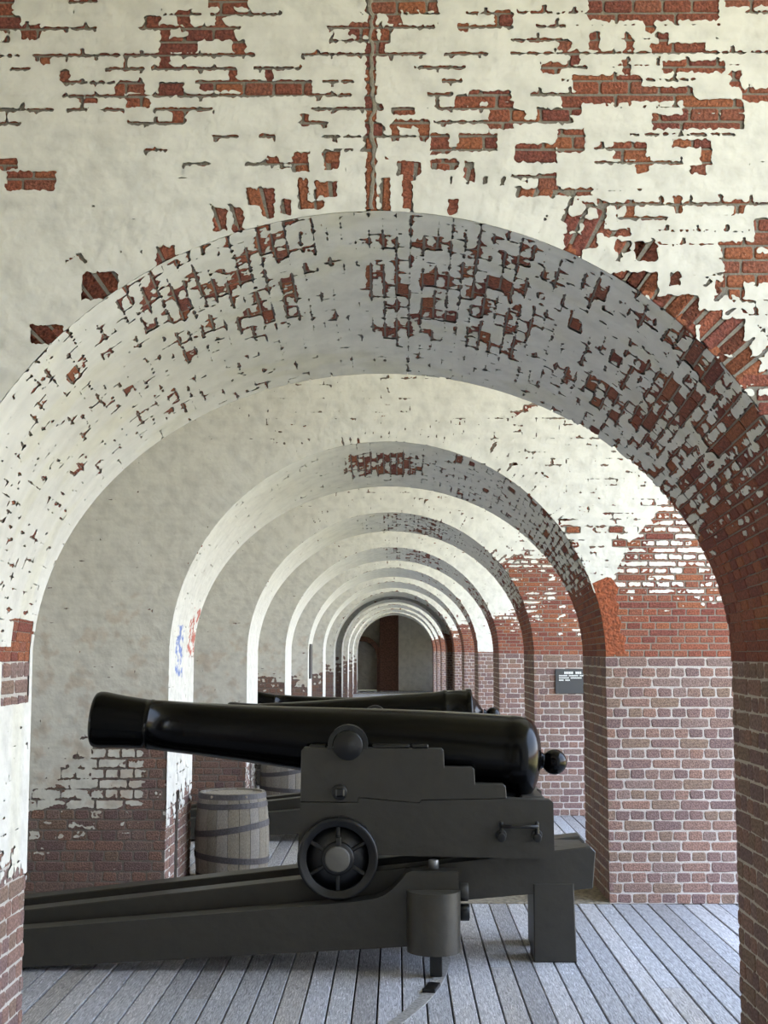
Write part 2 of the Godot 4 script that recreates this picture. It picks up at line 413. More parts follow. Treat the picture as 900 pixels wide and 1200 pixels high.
func brick_mesh(kind: String, variant: int) -> ArrayMesh:
	var key := "%s%d" % [kind, variant]
	if brick_meshes.has(key): return brick_meshes[key]
	var l := 0.202; var h := 0.0645; var bev := 0.006; var cut := 0.010; var bz := 0.0035
	if kind.begins_with("thin"):
		h = 0.042; bev = 0.004; cut = 0.005; bz = 0.003
	if kind.ends_with("header"): l = 0.097
	var dep := 0.03
	var rng := RandomNumberGenerator.new()
	rng.seed = hash(key)
	var ring := func(ex: float, ey: float, c: float) -> Array:
		return [Vector2(-ex + c, -ey), Vector2(ex - c, -ey), Vector2(ex, -ey + c), Vector2(ex, ey - c), Vector2(ex - c, ey), Vector2(-ex + c, ey), Vector2(-ex, ey - c), Vector2(-ex, -ey + c)]
	var outer: Array = ring.call(l / 2, h / 2, cut)
	var inner: Array = ring.call(l / 2 - bev, h / 2 - bev, cut * 0.8)
	for i in 8:
		var j := Vector2(rng.randf_range(-1, 1), rng.randf_range(-1, 1)) * (0.0042 if kind.begins_with("thick") else 0.0018)
		outer[i] += j; inner[i] += j + Vector2(rng.randf_range(-1, 1), rng.randf_range(-1, 1)) * 0.001
	var st := st_new()
	for i in range(1, 7):
		tri(st, Vector3(inner[0].x, inner[0].y, 0), Vector3(inner[i + 1].x, inner[i + 1].y, 0), Vector3(inner[i].x, inner[i].y, 0)) 
	for i in 8:
		var o: Vector2 = outer[i]; var p: Vector2 = outer[(i + 1) % 8]; var a: Vector2 = inner[i]; var b: Vector2 = inner[(i + 1) % 8]
		quad(st, Vector3(o.x, o.y, -bz), Vector3(a.x, a.y, 0), Vector3(b.x, b.y, 0), Vector3(p.x, p.y, -bz))
		quad(st, Vector3(o.x, o.y, -dep), Vector3(o.x, o.y, -bz), Vector3(p.x, p.y, -bz), Vector3(p.x, p.y, -dep))
	var m := st.commit()
	brick_meshes[key] = m
	brick_arrays[key] = m.surface_get_arrays(0)
	return m

func project(p: Vector3) -> Vector2:
	var q := cam.transform.affine_inverse() * p
	if q.z > -0.1: return Vector2(-1, -1)
	return Vector2(450 - 1560.0 * q.x / q.z, 600 + 1560.0 * q.y / q.z)

func wash_color(k: int, kind: int, p: Vector3, n: float) -> Color:
	var m := 0.5 + 0.5 * noise.get_noise_3d(p.x * 1.3, p.y * 1.3, p.z * 1.3 + 50.0)
	var c := Color(0.74, 0.72, 0.655).lerp(Color(0.81, 0.80, 0.74), m)
	# rusty and pinkish stains at the foot of the plaster on the outer side, in cloudy patches
	if k > 0 and kind == 0 and p.x < -0.8 and p.y < 2.4:
		var s := noise.get_noise_2d(p.x * 3.1 + 9.0 * k, p.y * 3.1) + 0.5 * noise.get_noise_2d(p.x * 11.0, p.y * 11.0 + 5.0 * k) - maxf(0.0, p.y - 1.9) * 1.2
		c = c.lerp(Color(0.58, 0.44, 0.32), 0.40 * ss(0.0, 0.6, s) * (1.0 if s > 0.0 else 0.0))
	if k == 0 and kind == 1:
		c = c.lerp(Color(0.72, 0.69, 0.52), 0.35 * ss(0.1, 0.5, noise.get_noise_2d(p.x * 2.0, p.z * 3.0)))
	if k == 1 and kind == 1 and p.x < -1.5 and p.y > 1.6 and p.y < 2.15:
		# faded paint marks on the left jamb
		var q := noise.get_noise_2d(p.z * 7.0, p.y * 9.0) + 0.4 * noise.get_noise_2d(p.z * 30.0, p.y * 30.0)
		var tz: float = -p.z - DF[1]
		if tz > 0.28 and tz < 0.62 and p.y < 2.0 and q > 0.0: c = Color(0.22, 0.29, 0.58)
		elif tz > 0.80 and p.y > 1.75 and q > 0.05: c = Color(0.52, 0.16, 0.12)
	return c * (0.94 + 0.06 * n)

func bare_here(k: int, kind: int, u: float, v: float) -> float:
	return bare_face(k, u, v) if kind == 0 else bare_intrados(k, u, v)

# the peeling whitewash skin of one surface, plus the list of bricks that show through it
func masonry(k: int, kind: int, u0: float, u1: float, v0: float, v1: float, cell: float, skin: Array, bricks: Array) -> void:
	var rows := courses(kind)
	var nu := int(ceil((u1 - u0) / cell)); var nv := int(ceil((v1 - v0) / cell))
	var du := (u1 - u0) / nu; var dv := (v1 - v0) / nv
	var w := nu + 1
	var F := PackedFloat32Array(); F.resize(w * (nv + 1))
	var H := PackedFloat32Array(); H.resize(w * (nv + 1))
	var peel := PackedFloat32Array()
	var peel_j := PackedFloat32Array()
	var special := k == 0 and kind == 0
	if special:
		peel.resize(w * (nv + 1)); peel.fill(-1.0)
		peel_j.resize(w * (nv + 1)); peel_j.fill(-1.0)
		for set in [[BRICK_PEELS, 0], [JOINT_PEELS, 1], [CRACK_PEELS, 0]]:
			var l: Array = set[0]
			for q in range(0, l.size(), 4):
				var i0 := int((l[q] - u0 - 0.03) / du); var i1 := int((l[q + 2] - u0 + 0.03) / du) + 1
				var j0 := int((l[q + 1] - v0 - 0.03) / dv); var j1 := int((l[q + 3] - v0 + 0.03) / dv) + 1
				for j in range(maxi(j0, 0), mini(j1, nv) + 1):
					for i in range(maxi(i0, 0), mini(i1, nu) + 1):
						var x := u0 + i * du; var y := v0 + j * dv
						var e: float = minf(minf(x - l[q], l[q + 2] - x), minf(y - l[q + 1], l[q + 3] - y)) + 0.004
						if set[1] == 0: peel[j * w + i] = maxf(peel[j * w + i], e)
						else: peel_j[j * w + i] = maxf(peel_j[j * w + i], e)
	var r := 0
	for j in nv + 1:
		var v := v0 + j * dv
		while r < rows.size() - 1 and rows[r][1] < v: r += 1
		var row: Array = rows[r]
		var dr := minf(absf(v - row[0]), absf(v - row[1]))
		var bl := 0.106 if row[3] else 0.212
		var off: float = row[4]
		for i in w:
			var u := u0 + i * du
			var mask := 1.0
			var dj := dr
			var q := fposmod(u - off, bl)
			dj = minf(dr, minf(q, bl - q))
			if kind == 0:
				if v < SP: mask = absf(u) - R + 0.0035
				else:
					var rr := Vector2(u, v - SP).length()
					mask = rr - R + 0.0035
					if rr < R + 0.19 and v > SP + 1.02:
						var al := atan2(v - SP, u) * R
						var qa := fposmod(al, 0.0567)
						dj = minf(minf(qa, 0.0567 - qa), R + 0.19 - rr)
			elif (k == 1 or k == 2) and v < -SP + 0.8:
				mask = maxf(absf(u - 0.5) - 0.075, v + SP - 0.75)
			if mask < -2.0 * cell:
				F[j * w + i] = mask
				continue
			var nl := noise.get_noise_2d(u * 6.0 + 100.0 * k, v * 11.0 + 40.0 * kind)
			var nh := noise.get_noise_2d(u * 33.0 + 7.0 * k, v * 33.0)
			var jp := clampf(1.0 - dj / 0.013, 0.0, 1.0)
			var den := bare_here(k, kind, u, v)
			var jw := 0.45
			var nw := 0.62
			if kind == 0 and k > 0 and den > 0.45 and den < 0.85:
				jw = 0.75; nw = 0.36
			# some bricks shed their coat whole, others keep it
			var one := h01(int(floor((u - off) / bl)), row[2], k * 7 + kind)
			var bias := (one - 0.5) * 0.30
			if k == 1 and kind == 0 and u < -0.9 and den < 0.9:
				bias *= 0.4
			elif one > 1.0 - 0.22 * clampf(den * 2.0 - 0.5, 0.0, 1.0): bias += 0.45 if kind == 0 or v > ARC * 0.49 else 0.12
			var e := 0.02 * (den + bias - 0.75 + jw * jp + nw * nl + 0.28 * nh)
			if special:
				var nx := noise.get_noise_2d(u * 55.0, v * 55.0 + 300.0)
				e = maxf(e, peel[j * w + i] + 0.009 * nh + 0.007 * nx)
				e = maxf(e, minf(peel_j[j * w + i], 0.0065 - dj) + 0.007 * nh + 0.005 * nx)
			F[j * w + i] = minf(-e, mask)
			H[j * w + i] = 0.0008 * nl + 0.0007 * nh - 0.0016 * jp * (0.5 + nl)
	# vertices
	var vi := PackedInt32Array(); vi.resize(w * (nv + 1)); vi.fill(-1)
	var P := PackedVector3Array(); var N := PackedVector3Array(); var C := PackedColorArray(); var I := PackedInt32Array()
	var edge := {}
	var side := 1.0
	var p00 := spos(k, kind, u0, v0)
	var mid := Vector2((u0 + u1) * 0.5, (v0 + v1) * 0.5)
	var tu := spos(k, kind, mid.x + 0.01, mid.y) - spos(k, kind, mid.x, mid.y)
	var tv := spos(k, kind, mid.x, mid.y + 0.01) - spos(k, kind, mid.x, mid.y)
	if tu.cross(tv).dot(snorm(k, kind, mid.x, mid.y)) < 0: side = -1.0
	var lift := 0.0035
	for j in nv:
		for i in nu:
			var a := j * w + i
			var ids := [a, a + 1, a + w + 1, a + w]
			var f := [F[ids[0]], F[ids[1]], F[ids[2]], F[ids[3]]]
			var inside := 0
			for c in 4:
				if f[c] > 0.0: inside += 1
			if inside == 0: continue
			var poly := []
			var cuts := []
			for c in 4:
				var id: int = ids[c]
				if f[c] > 0.0:
					if vi[id] < 0:
						var jj := id / w; var ii := id % w
						var u := u0 + ii * du; var v := v0 + jj * dv
						var n := snorm(k, kind, u, v)
						var hu := (H[mini(ii + 1, nu) + jj * w] - H[maxi(ii - 1, 0) + jj * w]) / (2.0 * du)
						var hv := (H[ii + mini(jj + 1, nv) * w] - H[ii + maxi(jj - 1, 0) * w]) / (2.0 * dv)
						var au := (spos(k, kind, u + 0.01, v) - spos(k, kind, u - 0.01, v)).normalized()
						var av := (spos(k, kind, u, v + 0.01) - spos(k, kind, u, v - 0.01)).normalized()
						var p := spos(k, kind, u, v) + n * (lift + H[id] * 0.5)
						vi[id] = P.size()
						P.append(p); N.append((n - au * hu * 0.9 - av * hv * 0.9).normalized())
						C.append(wash_color(k, kind, p, H[id] * 400.0))
					poly.append(vi[id]); cuts.append(false)
				var d := (c + 1) % 4
				if (f[c] > 0.0) != (f[d] > 0.0):
					var lo: int = mini(ids[c], ids[d]); var hi: int = maxi(ids[c], ids[d])
					var key := lo * 2 + (0 if hi == lo + 1 else 1)
					if not edge.has(key):
						var t := F[lo] / (F[lo] - F[hi])
						var u := u0 + (lo % w) * du + (t * du if hi == lo + 1 else 0.0)
						var v := v0 + (lo / w) * dv + (0.0 if hi == lo + 1 else t * dv)
						var n := snorm(k, kind, u, v)
						var p := spos(k, kind, u, v) + n * lift * 0.8
						edge[key] = P.size()
						P.append(p); N.append(n); C.append(wash_color(k, kind, p, 0.0))
					poly.append(edge[key]); cuts.append(true)
			for c in range(1, poly.size() - 1):
				I.append(poly[0])
				I.append(poly[c + 1] if side > 0 else poly[c])
				I.append(poly[c] if side > 0 else poly[c + 1])
			# broken edge of the skin
			for c in poly.size():
				var d := (c + 1) % poly.size()
				if cuts[c] and cuts[d] and inside < 4:
					var pa := P[poly[c]]; var pb := P[poly[d]]
					var n := N[poly[c]]
					var m := n.cross(pb - pa).normalized()
					var b0 := P.size()
					for q in [pa, pb, pb - n * 0.007, pa - n * 0.007]:
						P.append(q); N.append(m); C.append(C[poly[c]])
					for q in [0, 1, 2, 0, 2, 3]: I.append(b0 + q)
	if P.size():
		skin[0].append_array(P); skin[1].append_array(N); skin[2].append_array(C)
		var base: int = skin[4]
		for q in I: skin[3].append(q + base)
		skin[4] = base + P.size()
	# bricks
	var bare := func(u: float, v: float) -> bool:
		var i := clampi(int(round((u - u0) / du)), 0, nu); var j := clampi(int(round((v - v0) / dv)), 0, nv)
		return F[j * w + i] < 0.0
	for row in rows:
		if row[1] < v0 + 0.01 or row[0] > v1 - 0.01: continue
		var bl := 0.106 if row[3] else 0.212
		var vm: float = (row[0] + row[1]) * 0.5
		var hrow: float = row[1] - row[0]
		var c0 := int(floor((u0 - row[4]) / bl)); var c1 := int(ceil((u1 - row[4]) / bl))
		var hole := 0.0
		if kind == 0:
			hole = R
			if vm > SP:
				var rr := R + (0.19 if vm > SP + 1.02 else 0.0)
				hole = sqrt(maxf(0.0, rr * rr - (vm - SP) * (vm - SP))) if vm - SP < rr else 0.0
		for c in range(c0, c1 + 1):
			var a: float = maxf(row[4] + c * bl, u0); var b: float = minf(row[4] + (c + 1) * bl, u1)
			if kind == 0 and hole > 0.0:
				if a >= 0.0 or a + b > 0.0: a = maxf(a, hole)
				else: b = minf(b, -hole)
			if kind == 1 and (k == 1 or k == 2) and vm < -SP + 0.75:
				# chase in the left jamb
				if (a + b) * 0.5 < 0.5: b = minf(b, 0.425)
				else: a = maxf(a, 0.575)
			if b - a < 0.035: continue
			add_brick(k, kind, a, b, vm, hrow, row[5], bare, bricks, c * 131 + row[2])
	if kind == 0 and v1 > SP + 1.2:
		var n := int(PI * R / 0.0567)
		for q in n:
			var al := (q + 0.5) * 0.0567 / R
			if sin(al) < 0.60: continue
			var hits := 0
			for m in 6:
				for s in [-0.02, 0.0, 0.02]:
					var rr := R + 0.01 + m * 0.034
					if bare.call(rr * cos(al + s / R), SP + rr * sin(al + s / R)): hits += 1
			if hits == 0: continue
			var rc := R + 0.095
			var pos := Vector3(rc * cos(al), SP + rc * sin(al), -DF[k] - 0.0012)
			var bs := Basis(Vector3(cos(al), sin(al), 0), Vector3(-sin(al), cos(al), 0), Vector3(0, 0, 1))
			bricks.append([Transform3D(bs.scaled_local(Vector3(0.92, 1.1, 1)), pos), "thin_stretcher", q % 3, true, int(h01(q, k, 77) * 4.99), hits / 18.0 * 0.01 / (DF[k] * DF[k]), pos])

func add_brick(k: int, kind: int, a: float, b: float, vm: float, hrow: float, thick: bool, bare: Callable, bricks: Array, sd: int) -> void:
	var hits := 0
	for m in 7:
		for s in [-0.4, 0.0, 0.4]:
			if bare.call(lerpf(a, b, (m + 0.5) / 7.0), vm + s * hrow): hits += 1
	if hits == 0: return
	var um := (a + b) * 0.5
	var l := b - a
	var n := snorm(k, kind, um, vm)
	var au := (spos(k, kind, um + 0.01, vm) - spos(k, kind, um - 0.01, vm)).normalized()
	var av := n.cross(au).normalized()
	var head := l < 0.13
	var nm := ("thick_" if thick else "thin_") + ("header" if head else "stretcher")
	var full := 0.106 if head else 0.212
	var pos := spos(k, kind, um, vm) + n * (h01(sd, k, 1) - 0.5) * (0.004 if thick else 0.0015)
	var red := not thick
	var sx := l / full
	var sy := 1.0 if not thick else 0.97 + 0.06 * h01(sd, k, 4)
	if not thick: sy = hrow / COURSE
	var bs := Basis(au, av, n).scaled_local(Vector3(sx, sy, 1))
	var tone := int(h01(sd, k, 2) * 4.99) if red else int(h01(sd, k, 3) * 6.99)
	var px := project(pos)
	var score := 0.0
	if px.x > -5 and px.x < 905 and px.y > -5 and px.y < 1205:
		var to := (cam.position - pos)
		score = hits / 21.0 * l * hrow * absf(n.dot(to.normalized())) / to.length_squared()
	bricks.append([Transform3D(bs, pos), nm, int(h01(sd, k, 6) * 4.99), red, tone, score, pos])

func joined_bricks(list: Array) -> ArrayMesh:
	var P := PackedVector3Array(); var N := PackedVector3Array(); var C := PackedColorArray()
	for b in list:
		brick_mesh(b[1], b[2])
		var arr: Array = brick_arrays["%s%d" % [b[1], b[2]]]
		var xf: Transform3D = b[0]
		P.append_array(xf * (arr[Mesh.ARRAY_VERTEX] as PackedVector3Array))
		var nb := Transform3D(xf.basis.inverse().transposed().orthonormalized(), Vector3.ZERO)
		N.append_array(nb * (arr[Mesh.ARRAY_NORMAL] as PackedVector3Array))
		var col: Color = RED[b[4]] if b[3] else BROWN[b[4]]
		var cc := PackedColorArray(); cc.resize((arr[Mesh.ARRAY_VERTEX] as PackedVector3Array).size()); cc.fill(col)
		C.append_array(cc)
	var out := []; out.resize(Mesh.ARRAY_MAX)
	out[Mesh.ARRAY_VERTEX] = P; out[Mesh.ARRAY_NORMAL] = N; out[Mesh.ARRAY_COLOR] = C
	var m := ArrayMesh.new()
	m.add_surface_from_arrays(Mesh.PRIMITIVE_TRIANGLES, out)
	return m

func cquad(st: SurfaceTool, col: Color, a: Vector3, b: Vector3, c: Vector3, d: Vector3, want: Vector3) -> void:
	st.set_color(col)
	if (c - a).cross(b - a).dot(want) < 0: quad(st, a, d, c, b)
	else: quad(st, a, b, c, d)

# the solid body of a cross wall (its bedding mortar is what shows between the bricks)
func wall_body(k: int, df: float, dr: float, crown: float, plain: bool) -> ArrayMesh:
	var st := st_new()
	var rec := 0.005
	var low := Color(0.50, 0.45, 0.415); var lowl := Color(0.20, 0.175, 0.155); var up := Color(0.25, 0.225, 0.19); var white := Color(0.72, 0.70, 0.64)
	var rr := R + rec
	var zf := -df - rec; var zr := -dr + rec
	var bf := R + rec; var br := crown - SP + rec
	var seg := 64
	for side in [0, 1]:
		var z := zf if side == 0 else zr
		var b := bf if side == 0 else br
		var want := Vector3(0, 0, 1 if side == 0 else -1)
		for x in [[XL, -rr], [rr, XR]]:
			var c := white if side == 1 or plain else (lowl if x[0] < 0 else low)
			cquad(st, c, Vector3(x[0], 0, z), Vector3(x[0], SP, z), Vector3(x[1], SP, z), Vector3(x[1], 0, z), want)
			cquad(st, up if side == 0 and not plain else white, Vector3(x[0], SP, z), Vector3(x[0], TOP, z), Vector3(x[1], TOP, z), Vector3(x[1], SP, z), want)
		for i in seg:
			var a0 := PI * i / seg; var a1 := PI * (i + 1) / seg
			var p := Vector2(-rr * cos(a0), SP + b * sin(a0)); var q := Vector2(-rr * cos(a1), SP + b * sin(a1))
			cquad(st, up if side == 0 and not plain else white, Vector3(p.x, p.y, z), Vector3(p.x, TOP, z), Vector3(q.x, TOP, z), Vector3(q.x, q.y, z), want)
	for i in seg:
		var a0 := PI * i / seg; var a1 := PI * (i + 1) / seg
		cquad(st, white if plain else up, Vector3(-rr * cos(a0), SP + bf * sin(a0), zf), Vector3(-rr * cos(a0), SP + br * sin(a0), zr), Vector3(-rr * cos(a1), SP + br * sin(a1), zr), Vector3(-rr * cos(a1), SP + bf * sin(a1), zf), Vector3(cos((a0 + a1) / 2), -sin((a0 + a1) / 2), 0))
	var jc := white if plain else Color(0.52, 0.48, 0.43)
	var jx := Vector3(1, 0, 0)
	if not plain and (k == 1 or k == 2):
		var y1 := 0.75
		var za := -df - 0.425; var zb := -df - 0.575; var xb := -rr - 0.14
		cquad(st, jc, Vector3(-rr, y1, zf), Vector3(-rr, SP, zf), Vector3(-rr, SP, zr), Vector3(-rr, y1, zr), jx)
		cquad(st, jc, Vector3(-rr, 0, zf), Vector3(-rr, y1, zf), Vector3(-rr, y1, za), Vector3(-rr, 0, za), jx)
		cquad(st, jc, Vector3(-rr, 0, zb), Vector3(-rr, y1, zb), Vector3(-rr, y1, zr), Vector3(-rr, 0, zr), jx)
		cquad(st, lowl, Vector3(xb, 0, za), Vector3(xb, y1, za), Vector3(xb, y1, zb), Vector3(xb, 0, zb), jx)
		cquad(st, lowl, Vector3(xb, 0, za), Vector3(xb, y1, za), Vector3(-rr, y1, za), Vector3(-rr, 0, za), Vector3(0, 0, -1))
		cquad(st, lowl, Vector3(xb, 0, zb), Vector3(xb, y1, zb), Vector3(-rr, y1, zb), Vector3(-rr, 0, zb), Vector3(0, 0, 1))
		cquad(st, lowl, Vector3(xb, y1, za), Vector3(-rr, y1, za), Vector3(-rr, y1, zb), Vector3(xb, y1, zb), Vector3(0, -1, 0))
	else:
		cquad(st, jc, Vector3(-rr, 0, zf), Vector3(-rr, SP, zf), Vector3(-rr, SP, zr), Vector3(-rr, 0, zr), jx)
	cquad(st, Color(0.52, 0.47, 0.40), Vector3(rr, 0, zf), Vector3(rr, SP, zf), Vector3(rr, SP, zr), Vector3(rr, 0, zr), Vector3(-1, 0, 0))
	cquad(st, white, Vector3(XL, 0, zf), Vector3(XL, TOP, zf), Vector3(XL, TOP, zr), Vector3(XL, 0, zr), Vector3(-1, 0, 0))
	cquad(st, low, Vector3(XR, 0, zf), Vector3(XR, TOP, zf), Vector3(XR, TOP, zr), Vector3(XR, 0, zr), Vector3(1, 0, 0))
	cquad(st, white, Vector3(XL, TOP, zf), Vector3(XR, TOP, zf), Vector3(XR, TOP, zr), Vector3(XL, TOP, zr), Vector3(0, 1, 0))
	for x in [[XL, -rr], [rr, XR]]:
		cquad(st, white, Vector3(x[0], 0, zf), Vector3(x[1], 0, zf), Vector3(x[1], 0, zr), Vector3(x[0], 0, zr), Vector3(0, -1, 0))
	return st.commit()

func build_wall(k: int, parts_most: int) -> void:
	var o := structure("wall_" + WALL_NAMES[k], ["nearest whitewashed brick cross wall with peeling arch", "second arched cross wall with brown brick pier on the right", "third arched cross wall carrying a dark sign", "fourth arched cross wall in the row", "fifth arched cross wall in the row", "sixth arched cross wall in the row", "seventh arched cross wall before the dark bay", "eighth arched cross wall behind the dark bay", "ninth small arched cross wall far away", "tenth small arched cross wall far away", "last arched cross wall before the dark end room"][k])
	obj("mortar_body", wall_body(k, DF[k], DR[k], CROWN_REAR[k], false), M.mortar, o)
	var skin := [PackedVector3Array(), PackedVector3Array(), PackedColorArray(), PackedInt32Array(), 0]
	var bricks := []
	var t: float = DR[k] - DF[k]
	var face_cell: float = [0.0075, 0.0095, 0.014, 0.02, 0.03, 0.035, 0.04, 0.05, 0.05, 0.05, 0.05][k]
	var in_cell: float = [0.0085, 0.011, 0.016, 0.022, 0.03, 0.035, 0.045, 0.05, 0.05, 0.05, 0.05][k]
	if k == 0:
		masonry(k, 0, -2.3, 2.3, 2.5, 4.385, face_cell, skin, bricks)
		masonry(k, 0, -4.2, -1.5, 0.0, 2.5, 0.025, skin, bricks)
		masonry(k, 0, 1.5, 3.4, 0.0, 2.5, 0.025, skin, bricks)
		masonry(k, 0, -4.2, -2.3, 2.5, 4.385, 0.06, skin, bricks)
		masonry(k, 0, 2.3, 3.4, 2.5, 4.385, 0.06, skin, bricks)
	elif k < 4:
		masonry(k, 0, -2.9, 2.9, 0.0, 4.1, face_cell, skin, bricks)
		masonry(k, 0, -4.2, -2.9, 0.0, 4.385, 0.05, skin, bricks)
		masonry(k, 0, 2.9, 3.4, 0.0, 4.385, 0.05, skin, bricks)
		masonry(k, 0, -2.9, 2.9, 4.1, 4.385, 0.05, skin, bricks)
	else:
		masonry(k, 0, -4.2, 3.4, 0.0, 4.385, face_cell, skin, bricks)
	masonry(k, 1, -0.0035, t, -SP, ARC + SP, in_cell, skin, bricks)
	var arr := []; arr.resize(Mesh.ARRAY_MAX)
	arr[Mesh.ARRAY_VERTEX] = skin[0]; arr[Mesh.ARRAY_NORMAL] = skin[1]; arr[Mesh.ARRAY_COLOR] = skin[2]; arr[Mesh.ARRAY_INDEX] = skin[3]
	var sm := ArrayMesh.new()
	sm.add_surface_from_arrays(Mesh.PRIMITIVE_TRIANGLES, arr)
	var wash := obj("whitewash", sm, M.wash, o)
	wash.set_meta("label", "flaking whitewash coat")
	bricks.sort_custom(func(a, b): return a[5] > b[5])
	var single := mini(parts_most, bricks.size())
	for i in single:
		var b: Array = bricks[i]
		var mi := obj("brick", brick_mesh(b[1], b[2]), M[("red%d" if b[3] else "brown%d") % b[4]], o)
		mi.transform = b[0]
	if bricks.size() > single:
		var rest := obj("brickwork", joined_bricks(bricks.slice(single)), M.brick_joined, o)
		rest.set_meta("kind", "stuff")
	if k == 0:
		var cs := st_new()
		var prev := []
		for i in 47:
			var y := R + SP + 0.004 + i * 0.021
			var x := -0.012 + 0.012 * noise.get_noise_1d(y * 9.0) + 0.010 * noise.get_noise_1d(y * 31.0)
			var hw := 0.0085 + 0.004 * noise.get_noise_1d(y * 40.0 + 9.0)
			var row := [Vector3(x - hw - 0.002, y, -DF[0] - 0.004), Vector3(x - hw * 0.5, y, -DF[0] + 0.003), Vector3(x + hw * 0.5, y, -DF[0] + 0.003), Vector3(x + hw + 0.002, y, -DF[0] - 0.004)]
			if prev.size():
				for q in 3: cquad(cs, Color(0.27, 0.245, 0.20), prev[q], row[q], row[q + 1], prev[q + 1], Vector3(0, 0, 1))
			prev = row
		obj("mortar_seam", cs.commit(), M.mortar, o)
	if k == 1:
		var out := []
		var rng := RandomNumberGenerator.new()
		rng.seed = 5
		for y in [1.775, 1.9, 2.02, 2.13, 2.21, 2.27, 2.30]:
			out.append(Vector2(sqrt(R * R - (y - SP) * (y - SP)) + 0.004, y))
		for p in [Vector2(1.62, 2.34), Vector2(1.66, 2.33), Vector2(1.70, 2.26), Vector2(1.665, 2.19), Vector2(1.71, 2.14), Vector2(1.68, 2.07), Vector2(1.73, 2.02), Vector2(1.70, 1.94), Vector2(1.76, 1.90), Vector2(1.73, 1.83), Vector2(1.75, 1.775)]:
			out.append(p + Vector2(rng.randf_range(-1, 1), rng.randf_range(-1, 1)) * 0.012)
		obj("clay_patch", extrude(out, -DF[1] + 0.004, -DF[1] - 0.004, 0.002), mat(Color(0.62, 0.34, 0.22), 0.95, M.fine, 3.0, M.n_rough, 0.8), o)

